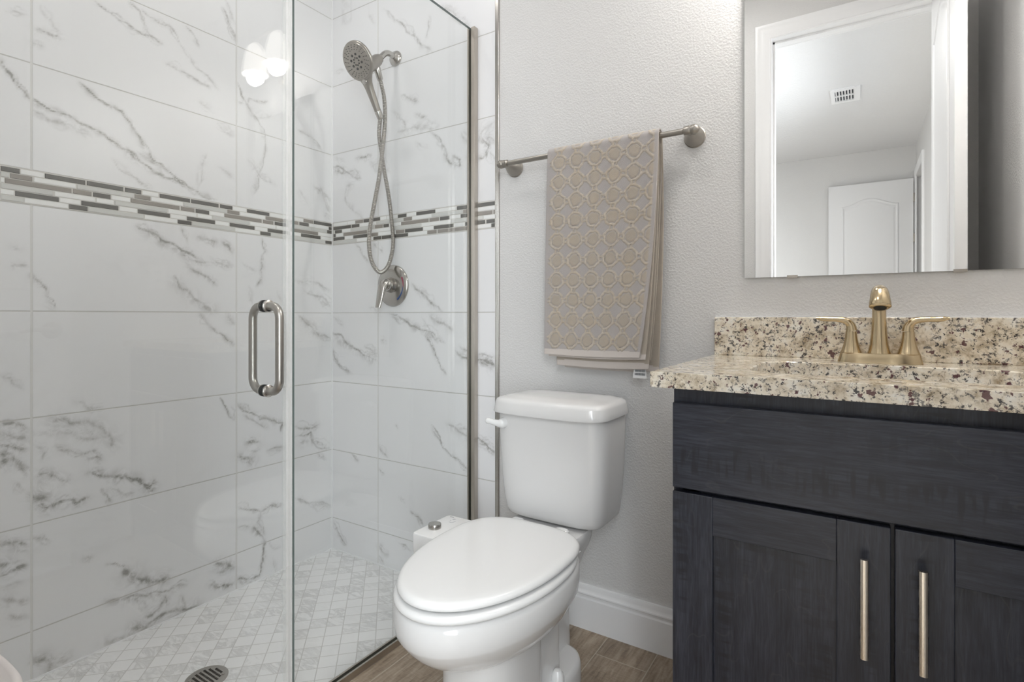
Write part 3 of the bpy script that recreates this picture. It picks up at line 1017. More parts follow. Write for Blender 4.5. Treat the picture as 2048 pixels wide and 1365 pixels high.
BMs = ['W425-560 W562-635 M638-715 D718-880 W882-940 W945-1050 D1053-1137 W1140-1230 D1233-1418 W1420-1625 D1628-1727 W1730-1830 D1833-2005',
       'D425-597 D603-678 W680-840 L845-1105 M1108-1190 W1193-1380 L1383-1685 M1688-1815 W1820-2005',
       'L425-437 D440-507 W510-590 L592-825 M830-908 D912-965 W970-1082 M1085-1355 M1360-1455 D1462-1557 W1560-1662 D1665-1800 M1805-1975 M1983-2005',
       'D425-447 W450-520 M523-753 W760-1015 L1020-1280 W1283-1570 L1575-1790 L1800-1885 W1888-2005',
       'D425-533 W536-615 D618-760 M765-860 W863-1030 M1033-1118 D1122-1297 W1300-1400 D1403-1597 W1600-1705 D1708-1905 D1915-2005',
       'L425-650 W653-812 D815-893 D896-1152 W1155-1338 M1340-1433 M1440-1742 W1745-1960 D1963-2005']


def mosaic(name, ax, label):
    bm = bmesh.new()
    if ax == 'y':
        box(bm, -.001, .0008, YF, 0.0, ROWZ[-1] - .002, ROWZ[0] + .002, 0)
    else:
        box(bm, 0.0, XT, -.0008, .001, ROWZ[-1] - .002, ROWZ[0] + .002, 0)
    for r in range(6):
        z1, z0 = ROWZ[r] - .0009, ROWZ[r + 1] + .0009
        if ax == 'y':
            t = [(k, at(a, HY, 'x', 0)[1], at(b, HY, 'x', 0)[1]) for k, a, b in parse(LM[r][0], 0, SA)]
            t += [(k, at(a, HY, 'x', 0)[1], at(b, HY, 'x', 0)[1]) for k, a, b in parse(LM[r][1], 580, SB)]
            a = t[0][1]
            while a > YF + .03:                      # carry the sheet on towards the door wall
                L = random.choice((.03, .05, .09, .12))
                t.insert(0, (random.choice((DARK, WHITE, LIGHT, MID, WHITE)), max(YF, a - L), a - .0018))
                a -= L
        else:
            t = [(k, at(a, HY, 'y', 0)[0], at(b, HY, 'y', 0)[0]) for k, a, b in parse(BMs[r], 580, SB)]
        for k, a, b in t:
            a, b = a + .0006, min(b, -.003 if ax == 'y' else XT - .001)
            if ax == 'x':
                a = max(a, .003)
            if b - a < .003:
                continue
            h = .0022 if k in (DARK, MID, LIGHT) else .0016
            e = .0012
            if ax == 'y':
                lo = [(.0005, a, z0), (.0005, b, z0), (.0005, b, z1), (.0005, a, z1)]
                hi = [(h, a + e, z0 + e), (h, b - e, z0 + e), (h, b - e, z1 - e), (h, a + e, z1 - e)]
            else:
                lo = [(a, -.0005, z0), (b, -.0005, z0), (b, -.0005, z1), (a, -.0005, z1)]
                hi = [(a + e, -h, z0 + e), (b - e, -h, z0 + e), (b - e, -h, z1 - e), (a + e, -h, z1 - e)]
            vl, vh = [bm.verts.new(p) for p in lo], [bm.verts.new(p) for p in hi]
            for i in range(4):
                j = (i + 1) % 4
                bm.faces.new((vl[i], vl[j], vh[j], vh[i])).material_index = k
            bm.faces.new(vh).material_index = k
    bmesh.ops.recalc_face_normals(bm, faces=bm.faces[:])
    o = obj(name, bm, [M['mgrout'], M['mdark'], M['mmid'], M['mwhite'], M['mlight']], smooth=0)
    return struct(o, label, 'trim')


mosaic('trim_7', 'y', 'strip of charcoal, taupe and white linear mosaic along the left shower wall')
mosaic('trim_8', 'x', 'strip of charcoal, taupe and white linear mosaic under the shower head')

# ------------------------------------------------------------------ shower glass
XG = 0.790


def glass_pane(bm, x0, x1, y0, y1, z0, z1):
    vs = box(bm, x0, x1, y0, y1, z0, z1)
    for f in bm.faces:
        if abs(f.normal.x) < .5:
            f.material_index = 1


SEAM = -0.757
fp = thing('glass_panel', (XG, SEAM / 2, 0), 'fixed clear glass shower panel held by channels beside the toilet', 'glass panel')
bm = bmesh.new()
glass_pane(bm, XG - .005, XG + .005, SEAM, -.004, .006, 2.062)
bm.normal_update()
for f in bm.faces:
    f.material_index = 0 if abs(f.normal.x) > .5 else 1
obj('pane', bm, [M['glass'], M['glassedge']], fp, smooth=0)
bm = boxes((XG - .012, XG - .0055, -.024, -.003, 0, 2.066), (XG + .0055, XG + .021, -.024, -.003, 0, 2.066), (XG - .0055, XG + .0055, -.0038, -.003, 0, 2.066))
obj('wall_channel', bm, M['bronze'], fp, bevel=.0012)
bm = boxes((XG - .012, XG - .0055, SEAM, -.024, -.03, .020), (XG + .0055, XG + .012, SEAM, -.024, -.0, .020), (XG - .0055, XG + .0055, SEAM, -.024, -.03, .005))
obj('floor_channel', bm, M['bronze'], fp, bevel=.001)

# the door: hung at the door wall, standing a hair proud at its free edge
DL = 0.745
gd = thing('shower_door', (XG - .017, YF + .012, 0), 'frameless clear glass shower door with a steel pull handle', 'shower door')
R = Matrix.Rotation(-0.0255, 4, 'Z')


def dobj(name, bm, mats, parent, **kw):
    bmesh.ops.transform(bm, matrix=Matrix.Translation((XG - .017, YF + .012, 0)) @ R, verts=bm.verts[:])
    return obj(name, bm, mats, parent, **kw)


bm = bmesh.new()
box(bm, -.005, .005, .004, DL, .012, 2.062)
bm.normal_update()
for f in bm.faces:
    f.material_index = 1 if abs(f.normal.z) > .5 else 0
pane = dobj('pane', bm, [M['glass'], M['glassedge']], gd, smooth=0)
dobj('edge_seal', boxes((-.0075, -.0052, DL - .014, DL + .006, .012, 2.062), (.0052, .0075, DL - .014, DL + .002, .012, 2.062), (-.0075, .0075, DL + .0005, DL + .003, .012, 2.062)), M['seal'], gd, smooth=0)
dobj('bottom_sweep', boxes((-.008, -.0052, .004, DL, .001, .03), (.0052, .008, .004, DL, .001, .03), (-.008, .008, .004, DL, .001, .011)), M['seal'], gd, smooth=0)
for hz in (.28, 1.80):
    dobj('hinge', boxes((-.014, .014, -.010, .05, hz - .045, hz + .045)), M['nickel'], gd, bevel=.003)
# back-to-back pull
HYl = -.831 - (YF + .012)
HZ0, HZ1, HS, BR = .8315, 1.0345, .056, .030
bm = bmesh.new()
for s in (-1, 1):
    pts = [(s * .006, HYl, HZ0)]
    for i in range(9):
        a = PI / 2 * i / 8
        pts.append((s * (HS - BR + BR * math.sin(a)), HYl, HZ0 + BR - BR * math.cos(a)))
    for i in range(9):
        a = PI / 2 * i / 8
        pts.append((s * (HS - BR + BR * math.cos(a)), HYl, HZ1 - BR + BR * math.sin(a)))
    pts.append((s * .006, HYl, HZ1))
    tube(bm, pts, .0098, 20)
hd = dobj('pull_handle', bm, M['nickel'], gd, smooth=50)
for hz in (HZ0, HZ1):
    bm = bmesh.new()
    for s in (-1, 1):
        lathe(bm, (s * .0052, HYl, hz), (s, 0, 0), [(0, .0145), (.0025, .0145), (.0032, .0140)], 28, mi=1)
        lathe(bm, (s * .0084, HYl, hz), (s, 0, 0), [(0, .0145), (.0045, .0145), (.0055, .0130)], 28, mi=0)
    dobj('washer', bm, [M['chrome'], M['rubber']], hd)

# ------------------------------------------------------------------ shower drain
dr = thing('shower_drain', (.411, -.771, -.03), 'round steel drain with a grid of slots in the shower floor', 'drain')
bm = bmesh.new()
lathe(bm, (.411, -.771, -.0305), (0, 0, 1), [(0, .056), (.0022, .056), (.0035, .0535), (.0035, .012)], 48, cap1=True)
obj('strainer', bm, M['nickel'], dr)
bm = bmesh.new()
for i in range(-5, 6):
    for j in range(-4, 5):
        x, y = i * .0068, j * .0118
        if x * x + y * y < .038 ** 2:
            box(bm, .411 + x - .0022, .411 + x + .0022, -.771 + y - .0029, -.771 + y + .0029, -.0275, -.0262)
obj('slot', bm, M['black'], dr, smooth=0)
for s in (-1, 1):
    bm = bmesh.new()
    lathe(bm, (.411 + s * .026, -.771 + s * .034, -.0272), (0, 0, 1), [(0, .0045), (.0016, .0042), (.0022, .002)], 16)
    obj('screw', bm, M['chrome'], dr)

# ------------------------------------------------------------------ shower head, valve
XH = .395
AZ = 2.063
arm = thing('shower_outlet', (XH, 0, AZ), 'brushed nickel bent pipe and bracket on the tiled wall, holding the hand shower', 'shower pipe')
bm = bmesh.new()
lathe(bm, (XH, -.0005, AZ), (0, -1, 0), [(0, .031), (.004, .031), (.010, .027), (.016, .016), (.019, .012)], 32)
obj('flange', bm, M['chrome'], arm)
bm = bmesh.new()
path = smooth_path([(XH, -.005, AZ), (XH, -.035, AZ + .006), (XH, -.060, AZ - .003), (XH, -.082, AZ - .026), (XH, -.098, AZ - .045)], 8)
tube(bm, path, .0115, 18)
obj('pipe', bm, M['chrome'], arm, smooth=60)
bm = bmesh.new()
lathe(bm, Vector((XH, -.088, AZ - .032)), (0, -.72, -.69), [(0, .0145), (.006, .018), (.016, .019), (.020, .0225), (.048, .0245), (.074, .025), (.088, .021), (.096, .012)], 28)
obj('holder', bm, M['nickel2'], arm)

PHI = math.radians(30)
NF = Vector((0, -math.cos(PHI), -math.sin(PHI)))       # spray direction
HDn = Vector((0, math.sin(PHI), -math.cos(PHI)))       # down the handle
HC = Vector((XH, -.203, 1.972))                        # centre of the spray face
XV = Vector((1, 0, 0))
hs = thing('hand_shower', (XH, -.17, 1.95), 'round brushed nickel hand shower with looped metal hose', 'hand shower')
bm = bmesh.new()
lathe(bm, HC - NF * .024, NF, [(0, .030), (.004, .052), (.010, .066), (.017, .0715), (.024, .0705), (.0262, .067)], 48)
# neck and handle, flaring out of the disc
path = [HC - NF * .012 + HDn * d for d in (.040, .062, .080, .10, .13, .165, .190)]
tube(bm, path, [(.050, .012), (.034, .0125), (.023, .0135), (.018, .0145), (.0155, .0145), (.0135, .0135), (.0125, .0125)], 24, up=XV)
head = obj('body', bm, M['nickel2'], hs, smooth=50)
bm = bmesh.new()
lathe(bm, HC + NF * .0018, NF, [(0, .064), (.0015, .063), (.0018, .036), (.0026, .034), (.0026, .004)], 48)
face = obj('spray_face', bm, M['nickel2'], hs)
bm = bmesh.new()
for i in range(22):
    a = 2 * PI * (i + .5) / 22
    for rr in (.042, .050, .057):
        p = HC + NF * .0033 + (XV * math.cos(a + (rr - .05) * 6) + HDn * math.sin(a + (rr - .05) * 6)) * rr
        lathe(bm, p, NF, [(0, .0016), (.0022, .0011)], 8)
for i in range(8):
    a = 2 * PI * i / 8 + .3
    lathe(bm, HC + NF * .0044 + (XV * math.cos(a) + HDn * math.sin(a)) * .0255, NF, [(0, .0046), (.002, .0040), (.0021, .002)], 14)
    lathe(bm, HC + NF * .0044 + (XV * math.cos(a + .4) + HDn * math.sin(a + .4)) * .013, NF, [(0, .0032), (.002, .0027)], 12)
obj('nozzles', bm, M['rubber'], face)
bm = bmesh.new()
lathe(bm, HC - NF * .012 + HDn * .074 + NF * .0125, NF, [(0, .011), (.003, .010), (.0045, .007)], 20)
obj('mode_button', bm, M['chrome'], hs)
bm = bmesh.new()
lathe(bm, HC - NF * .012 + HDn * .186, HDn, [(0, .0135), (.004, .0140), (.028, .0125), (.031, .009)], 20)
obj('hose_nut', bm, M['chrome'], hs)
bm = bmesh.new()
lathe(bm, Vector((XH, -.108, 1.992)), (0, .40, -.917), [(0, .0135), (.012, .0140), (.050, .0120), (.054, .009)], 20)
obj('hose_nut', bm, M['chrome'], hs)
nut_end = np.array([XH, -.108, 1.992]) + np.array([0, .40, -.917]) * .050
hose_px = [(768, 195, 0), (770, 240, .004), (766, 290, .008), (759, 350, .010), (750, 400, .008), (741, 450, .004), (738, 490, 0), (744, 525, -.004),
           (760, 545, -.008), (777, 530, -.008), (786, 490, -.008), (783, 440, -.010), (777, 390, -.012), (768, 340, -.013), (762, 300, -.012), (758, 268, -.008)]
hend = np.array(HC - NF * .012 + HDn * .212)
ctrl = [nut_end] + [at(px, py, 'x', XH + dx) for px, py, dx in hose_px] + [hend]
path = smooth_path([Vector(c) for c in ctrl], 40)
# resample at equal steps so the ribs stay even
acc, pts = 0.0, [path[0]]
for a, b in zip(path[:-1], path[1:]):
    L = (b - a).length
    while acc + L >= .0012:
        f = (.0012 - acc) / L
        a = a + (b - a) * f
        pts.append(a.copy())
        L = (b - a).length
        acc = 0.0
    acc += L
bm = bmesh.new()
tube(bm, pts, [(.0078, .0084, .0084, .0078, .0064)[i % 5] for i in range(len(pts))], 10)
obj('hose', bm, M['nickel'], hs, smooth=80)

sv = thing('shower_valve', (.38, 0, 1.135), 'round brushed nickel shower valve with drooping lever on the tiled wall', 'shower valve')
bm = bmesh.new()
lathe(bm, (.38, -.0005, 1.135), (0, -1, 0), [(0, .0855), (.003, .0855), (.0075, .0825), (.0125, .0705), (.0140, .066), (.0140, .030)], 56)
obj('escutcheon', bm, M['chrome'], sv)
bm = bmesh.new()
lathe(bm, (.38, -.0135, 1.137), (0, -1, 0), [(0, .032), (.004, .0295), (.018, .0275), (.0185, .0268), (.020, .0272), (.030, .0265), (.036, .022), (.039, .010)], 32)
obj('hub', bm, M['chrome'], sv)
bm = bmesh.new()
path = smooth_path([(.380, -.026, 1.139), (.380, -.044, 1.1455), (.380, -.060, 1.131), (.380, -.071, 1.098), (.380, -.079, 1.068), (.380, -.085, 1.044)], 6)
nn = len(path)
tube(bm, path, [(.0265 - .0135 * i / nn, max(.0075, .0225 - .0150 * min(1, i / (nn * .7)))) for i in range(nn)], 20, up=(1, 0, 0))
obj('lever', bm, M['chrome'], sv, smooth=60)
for nm, a0, a1, mt, lb in (('temperature_mark', .50, -.12, 'red', 'red hot mark'), ('temperature_mark', -.02, -1.02, 'blue', 'blue cold mark')):
    bm = bmesh.new()
    rr = .0672 if mt == 'red' else .0660
    arc = [(.38 + rr * math.cos(a0 + (a1 - a0) * i / 14), -.0138, 1.135 + rr * math.sin(a0 + (a1 - a0) * i / 14)) for i in range(15)]
    tube(bm, arc, [(.0012 + .0032 * (i / 14 if mt == 'blue' else 1 - i / 14), .0014) for i in range(15)], 10, up=(arc[0][0] - .38, 0, arc[0][2] - 1.135))
    q = obj(nm, bm, M[mt], sv)
    q['label'] = lb

# ------------------------------------------------------------------ towel bar and towel
BZ, BY = 1.53, -.065
tb = thing('towel_bar', (1.278, PW, BZ), 'brushed nickel towel bar on the painted wall above the toilet', 'towel bar')
bm = bmesh.new()
lathe(bm, (.962, BY, BZ), (1, 0, 0), [(0, .0085), (.632, .0085)], 24)
obj('rail', bm, M['nickel2'], tb)
for x, s in ((.970, -1), (1.586, 1)):
    bm = bmesh.new()
    lathe(bm, (x, PW, BZ), (0, -1, 0), [(0, .031), (.004, .031), (.006, .029), (.009, .0285), (.022, .0255), (.040, .017), (.054, .0125), (.062, .0120)], 32)
    lathe(bm, (x - s * .014, BY, BZ), (s, 0, 0), [(0, .0090), (.002, .0125), (.016, .0135), (.020, .0120), (.022, .0135), (.030, .0145), (.038, .012), (.043, .006), (.0445, .001)], 24)
    obj('post', bm, M['nickel2'], tb)


def towel_sheet(name, x_l, x_r, profile, mat, parent, pattern=False, thick=.0035, wave=.0, hem=True, st=.0022):
    """cloth hung along `profile` (list of (y, z)); x_l and x_r give the edges as functions of the way down 0..1"""
    prof = [Vector((0, y, z)) for y, z in profile]
    seg = [0.0]
    for a, b in zip(prof[:-1], prof[1:]):
        seg.append(seg[-1] + (b - a).length)
    tot = seg[-1]
    nv = int(tot / st)
    nu = int(.36 / st)
    T = np.linspace(0, tot, nv)
    Yp = np.interp(T, seg, [p.y for p in prof])
    Zp = np.interp(T, seg, [p.z for p in prof])
    W = np.linspace(0, 1, nu)
    co = np.zeros((nv, nu, 3))
    pat = np.zeros((nv, nu))
    ztop = max(Zp)
    zbot = min(Zp[0], Zp[-1])
    for i in range(nv):
        f = (ztop - Zp[i]) / max(1e-6, ztop - zbot)
        xl, xr = x_l(f), x_r(f)
        X = xl + (xr - xl) * W
        bulge = wave * (np.sin(W * 5.2 + 1.0) * .6 + np.sin(W * 9 + f * 2.5) * .25) * f
        co[i, :, 0] = X
        co[i, :, 1] = Yp[i] - bulge
        co[i, :, 2] = Zp[i] - .004 * f * np.sin(W * 3.0)
        if pattern:
            per = .0617
            xx = (W * .360 - .012)
            zz = ztop - .022 - Zp[i]
            if Yp[i] > BY + .004:
                zz = -zz
            xx = xx + .0012 * np.sin(zz * 210 + W * 37) + .0008 * np.sin(W * 260 + zz * 90)
            zz = zz + .0012 * np.sin(W * 75 + zz * 130)
            ax = np.abs((xx / per) % 1.0 - .5) * per
            az = np.abs((zz / per) % 1.0 - .5) * per
            d = np.maximum(np.maximum(ax, az), (ax + az) * .715)
            rg = np.clip(1.5 - np.abs(d - .0232) / .0018, 0, 1)
            inn = np.clip((.0172 - d) / .0028, 0, 1)
            bx_ = np.clip(1.5 - np.abs(az - .0060) / .0014, 0, 1) * (ax > .0225)
            bz_ = np.clip(1.5 - np.abs(ax - .0060) / .0014, 0, 1) * (az > .0225)
            best = np.maximum(np.maximum(rg, inn * .55), np.maximum(bx_, bz_))
            edge = np.minimum(W, 1 - W) * .36
            best *= np.clip((edge - .010) / .004, 0, 1)
            if hem:
                best *= np.clip((Zp[i] - zbot - .018) / .004, 0, 1)
            pat[i] = best
    if pattern:
        co[:, :, 1] -= pat * .0022 * (np.where(Yp[:, None] <= BY, 1, -1))
    bm_v = co.reshape(-1, 3)
    nrm = np.zeros_like(co)
    du = np.gradient(co, axis=1)
    dv = np.gradient(co, axis=0)
    nrm = np.cross(du, dv)
    nrm /= np.linalg.norm(nrm, axis=2, keepdims=True) + 1e-12
    back = (co - nrm * thick).reshape(-1, 3)
    allv = np.vstack([bm_v, back])
    n = nv * nu
    i, j = np.meshgrid(np.arange(nu - 1), np.arange(nv - 1))
    a = (j * nu + i).ravel()
    q1 = np.stack([a, a + 1, a + nu + 1, a + nu], 1)
    q2 = q1[:, ::-1] + n
    rim = list(range(nu)) + [k * nu + nu - 1 for k in range(1, nv)] + [(nv - 1) * nu + k for k in range(nu - 2, -1, -1)] + [k * nu for k in range(nv - 2, 0, -1)]
    rm = np.array(rim)
    r2 = np.roll(rm, -1)
    q3 = np.stack([r2, rm, rm + n, r2 + n], 1)
    allf = np.vstack([q1, q2, q3]).astype(np.int32)
    me = bpy.data.meshes.new(name)
    me.vertices.add(len(allv))
    me.vertices.foreach_set('co', allv.ravel())
    me.loops.add(allf.size)
    me.loops.foreach_set('vertex_index', allf.ravel())
    me.polygons.add(len(allf))
    me.polygons.foreach_set('loop_start', np.arange(0, allf.size, 4, dtype=np.int32))
    me.polygons.foreach_set('use_smooth', [True] * len(allf))
    mi = np.zeros(len(allf), dtype=np.int32)
    if hem:
        cz = allv[allf].mean(1)[:, 2]
        endz = Zp[-1]
        yy = allv[allf].mean(1)[:, 1]
        mi[(cz < endz + .017) & (cz > endz - .02) & (np.abs(yy - Yp[-1]) < .02)] = 1
    me.update(calc_edges=True)
    me.validate()
    if pattern:
        at_ = me.attributes.new('pile', 'FLOAT', 'POINT')
        at_.data.foreach_set('value', np.concatenate([pat.ravel(), pat.ravel()]).astype(np.float32))
    me.materials.append(mat)
    me.materials.append(M['hem'])
    me.polygons.foreach_set('material_index', mi)
    o = bpy.data.objects.new(name, me)
    COL.objects.link(o)
    o.parent = parent
    o.matrix_parent_inverse = parent.matrix_basis.inverted()
    return o


def drape(rad, yfront, zfront, yback, zback):
    """front bottom -> over the rail -> back bottom"""
    pts = [(BY - rad + (yback - yback), BZ)]
    up = [(BY - rad * math.cos(a), BZ + rad * math.sin(a)) for a in np.linspace(0, PI, 13)]
    back = [(yback + (BY + rad - yback) * math.exp(-3 * t), BZ + (zback - BZ) * t) for t in np.linspace(.05, 1, 20)]
    front = [(yfront + (BY - rad - yfront) * math.exp(-3 * t), BZ + (zfront - BZ) * t) for t in np.linspace(1, .05, 20)]
    return back[::-1] + up[::-1] + front[::-1]


tw = thing('bath_towel', (1.32, BY, BZ), 'folded taupe bath towel with raised octagon pattern hanging on the bar', 'towel')
# outermost layer with the pattern, then the three inner leaves of the fold
towel_sheet('front_layer', lambda f: 1.148 - .006 * f, lambda f: 1.507 - .050 * f * f - .004 * f, drape(.0165, BY - .024, .890, BY + .020, .905), M['terry'], tw, True, .0038, .006)
towel_sheet('inner_layer', lambda f: 1.156 - .004 * f, lambda f: 1.504 - .036 * f * f, drape(.0125, BY - .015, .884, BY + .0165, .90), M['terry2'], tw, False, .003, .003, st=.004)
towel_sheet('middle_layer', lambda f: 1.150 + .022 * f, lambda f: 1.506 - .034 * f * f, drape(.0108, BY + .000, .855, BY + .013, .88), M['terry2'], tw, False, .002, .0, st=.004)
towel_sheet('back_layer', lambda f: 1.165 + .02 * f, lambda f: 1.509 - .018 * f * f, [(BY + .012 + .022 * math.sin(min(1, t * 2) * PI / 2), BZ - .0 - (BZ - .846) * t) for t in np.linspace(0.0, 1, 24)], M['terry2'], tw, False, .003, .003, st=.004)
bm = bmesh.new()
pt = [(1.428, BY + .004, .862), (1.462, BY + .004, .862), (1.466, BY - .001, .828), (1.424, BY - .001, .828)]
vs = [bm.verts.new(p) for p in pt] + [bm.verts.new((p[0], p[1] + .0006, p[2])) for p in pt]
for q in ((0, 1, 2, 3), (7, 6, 5, 4), (0, 4, 5, 1), (1, 5, 6, 2), (2, 6, 7, 3), (3, 7, 4, 0)):
    bm.faces.new([vs[i] for i in q])
tg_ = obj('care_tag', bm, M['tag'], tw, smooth=0)
bm = bmesh.new()
for k, (z0, z1) in enumerate(((.846, .854), (.836, .843))):
    for c in range(9):
        x0 = 1.430 + c * .0036
        box(bm, x0, x0 + .0029, BY - .0012 + (z0 - .828) * .10, BY - .0002 + (z0 - .828) * .10, z0, z1)
obj('print', bm, M['tagink'], tg_, smooth=0)

# ------------------------------------------------------------------ toilet
XC = 1.2245
to = thing('toilet', (XC, -.40, 0), 'white two-piece toilet with closed lid beside the shower glass', 'toilet')
bm = bmesh.new()
# bowl hull, pinched into the pedestal
hull = [(.195, -.640, -.33, -.47, .096), (.205, -.656, -.32, -.47, .106), (.215, -.680, -.31, -.47, .120), (.232, -.710, -.30, -.472, .137), (.255, -.738, -.29, -.475, .153), (.280, -.760, -.28, -.48, .166),
        (.302, -.775, -.27, -.48, .1755), (.316, -.783, -.265, -.48, .1815), (.326, -.788, -.262, -.48, .185), (.347, -.791, -.258, -.48, .187), (.372, -.790, -.255, -.48, .1865), (.381, -.786, -.255, -.48, .1835), (.386, -.778, -.26, -.48, .177)]
loft(bm, [egg(XC, yf, yb, yc, hw, z if z > .33 else .33 - (.33 - z) * .80, 2.0, 2.4) for z, yf, yb, yc, hw in hull])
# front column
col = [(0, -.640, -.412, -.50, .104), (.004, -.641, -.410, -.50, .105), (.05, -.637, -.412, -.50, .1025), (.12, -.634, -.415, -.50, .100), (.20, -.636, -.415, -.50, .0985), (.24, -.642, -.41, -.50, .100)]
loft(bm, [egg(XC, yf, yb, yc, hw, z, 2.6, 7.0) for z, yf, yb, yc, hw in col])
# side block behind the column, trapway and tank deck
loft(bm, [rrect(XC, -.385, hx, .088, z, 9.0) for z, hx in ((0, .088), (.05, .087), (.12, .085), (.20, .085), (.25, .088))])
trap = [(0, -.26, .11, .052), (.07, -.26, .11, .050), (.14, -.265, .11, .050), (.22, -.265, .12, .058), (.285, -.255, .120, .080), (.325, -.24, .105, .095), (.35, -.23, .096, .108), (.372, -.225, .090, .116), (.395, -.225, .088, .120), (.402, -.225, .084, .116)]
loft(bm, [rrect(XC, yc, hx, hy, z, 4.5) for z, yc, hy, hx in trap])
# foot flange
fl = [(0, .122), (.040, .121), (.053, .117), (.058, .108)]
loft(bm, [rrect(XC, -.330, hx, .150 - (.122 - hx), z, 3.2) for z, hx in fl])
obj('bowl', bm, M['china'], to, smooth=50)
# tank
bm = bmesh.new()
tank = [(.4085, .142, .090, .0), (.4105, .150, .096, .006), (.416, .1555, .0985, .009), (.430, .1595, .1005, .011), (.46, .1645, .1025, .012), (.50, .169, .104, .012), (.55, .1725, .1055, .012), (.62, .176, .107, .012), (.68, .178, .1078, .012), (.728, .1795, .108, .012)]
loft(bm, [rrect(XC, -.026 - hy, hx, hy, z, 6.0, 96, bow) for z, hx, hy, bow in tank])
obj('tank', bm, M['china'], to, smooth=50)
bm = bmesh.new()
lid = [(.722, .180, .117), (.7215, .1865, .1225), (.724, .1875, .1235), (.738, .1845, .1215), (.752, .1825, .1195), (.760, .179, .1165), (.765, .170, .109), (.767, .158, .098), (.7715, .140, .083), (.773, .09, .05), (.7735, .03, .018)]
loft(bm, [rrect(XC, -.018 - .1235, hx, hy, z, 6.0, 96, .012) for z, hx, hy in lid])
obj('tank_lid', bm, M['china'], to, smooth=50)
bm = bmesh.new()
lathe(bm, (1.083, -.235, .688), (0, -1, 0), [(0, .0165), (.006, .0165), (.012, .0155), (.022, .0135), (.028, .008)], 24)
tube(bm, smooth_path([(1.086, -.252, .687), (1.072, -.257, .688), (1.050, -.262, .692), (1.034, -.264, .694)], 5), [.0135, .0132, .0128, .0122, .0115, .0108, .0100, .0094, .0090, .0088, .0088, .0090, .0092, .0092, .0085, .006], 16)
obj('flush_lever', bm, M['plastic'], to, smooth=60)
# seat ring
bm = bmesh.new()


def sring(z, d):
    return egg(XC, -.791 + d, -.285 - d * .6, -.49, .1865 - d, z, 2.0, 2.6, 72)


def sinner(z, d):
    return egg(XC, -.715 - d, -.40 + d, -.53, .105 + d, z, 2.0, 2.2, 72)


loft(bm, [sring(.3900, .006), sring(.3915, .002), sring(.396, 0), sring(.401, .0008), sring(.405, .004), sring(.4075, .010), sring(.4080, .016), sinner(.408, .01), sinner(.404, .0), sinner(.3900, .003)], closed=True)
obj('seat', bm, M['plastic'], to, smooth=50)
bm = bmesh.new()


def slid(z, d):
    return egg(XC, -.7835 + d, -.283 - d, -.478, .1815 - d, z, 2.0, 3.1, 96)


loft(bm, [slid(.4130, .012), slid(.4135, .006), slid(.4150, .0020), slid(.4180, 0), slid(.4225, .0008), slid(.427, .0035), slid(.4300, .008), slid(.4315, .014), slid(.4325, .03), slid(.4332, .07), slid(.4338, .13)])
obj('lid', bm, M['plastic'], to, smooth=50)
for s in (-1, 1):
    bm = bmesh.new()
    loft(bm, [rrect(XC + s * .072, -.272, .020, .012, z, 3.5, 32) for z in (.4025, .418)] + [rrect(XC + s * .072, -.272, .016, .009, .422, 3.0, 32)])
    obj('seat_hinge', bm, M['plastic'], to)
    bm = bmesh.new()
    lathe(bm, (XC + s * .100, -.350, .0555), (0, 0, 1), [(0, .0175), (.012, .0170), (.022, .0145), (.030, .009), (.032, .002)], 24)
    obj('bolt_cap', bm, M['plastic'], to)

# ------------------------------------------------------------------ bidet attachment
bi = thing('bidet_attachment', (.98, -.40, .40), 'white bidet control box with a metal knob, clamped under the toilet seat', 'bidet')
bm = bmesh.new()
loft(bm, [rrect(.9845, -.402, hx, hy, z, 12, 48) for z, hx, hy in ((.350, .047, .079), (.352, .050, .082), (.4015, .0505, .083), (.4045, .049, .0815), (.4055, .047, .079))])
obj('control_box', bm, M['plastic'], bi)
bm = bmesh.new()
box(bm, 1.03, 1.368, -.349, -.300, .3865, .3882)
obj('mounting_plate', bm, M['plastic'], bi, bevel=.0006)
bm = bmesh.new()
lathe(bm, (.968, -.424, .405), (0, 0, 1), [(0, .0175), (.001, .0185), (.012, .0185), (.0135, .0175), (.0135, .002)], 32)
obj('knob', bm, M['chrome'], bi)
bm = bmesh.new()
for i in range(3):
    box(bm, .951 + i * .005, .954 + i * .005, -.3335, -.3315, .4054, .4058)
obj('dot_marks', bm, M['black'], bi, smooth=0)
bm = bmesh.new()
lathe(bm, (.974, -.343, .4053), (0, 0, 1), [(0, .0055), (.0005, .005)], 20)
lathe(bm, (.970, -.355, .4053), (0, 0, 1), [(0, .0025), (.0005, .002)], 12)
tube(bm, [(.974, -.366, .4055), (.982, -.367, .4055), (.986, -.361, .4055), (.987, -.353, .4055)], [(.0018, .0004)] * 4, 8, up=(0, 1, 0))
obj('wash_icon', bm, M['greymark'], bi)

# ------------------------------------------------------------------ vanity
VX0, VX1, VF = 1.682, 2.384, -.540
va = thing('vanity_cabinet', (2.03, -.27, 0), 'dark espresso wood vanity cabinet with two doors and bar pulls', 'cabinet')
bm = boxes((VX0, VX0 + .018, VF, .004, 0, .8705), (VX1 - .018, VX1, VF, .004, 0, .8705), (VX0 + .018, VX1 - .018, VF + .02, .004, .10, .118), (VX0 + .018, VX1 - .018, -.02, .004, .118, .8705),
           (VX0 + .018, VX1 - .018, VF, VF + .02, .83, .8705), (VX0 + .018, VX1 - .018, VF, VF + .02, .665, .690), (VX0 + .018, VX0 + .05, VF, VF + .02, .118, .83), (VX1 - .05, VX1 - .018, VF, VF + .02, .118, .83),
           (2.012, 2.052, VF, VF + .02, .118, .665), (VX0 + .018, VX1 - .018, VF + .075, VF + .09, 0, .10), (VX1, XR - .001, VF + .002, VF + .02, .0, .8705))
obj('carcass', bm, M['woodZ'], va, smooth=0)
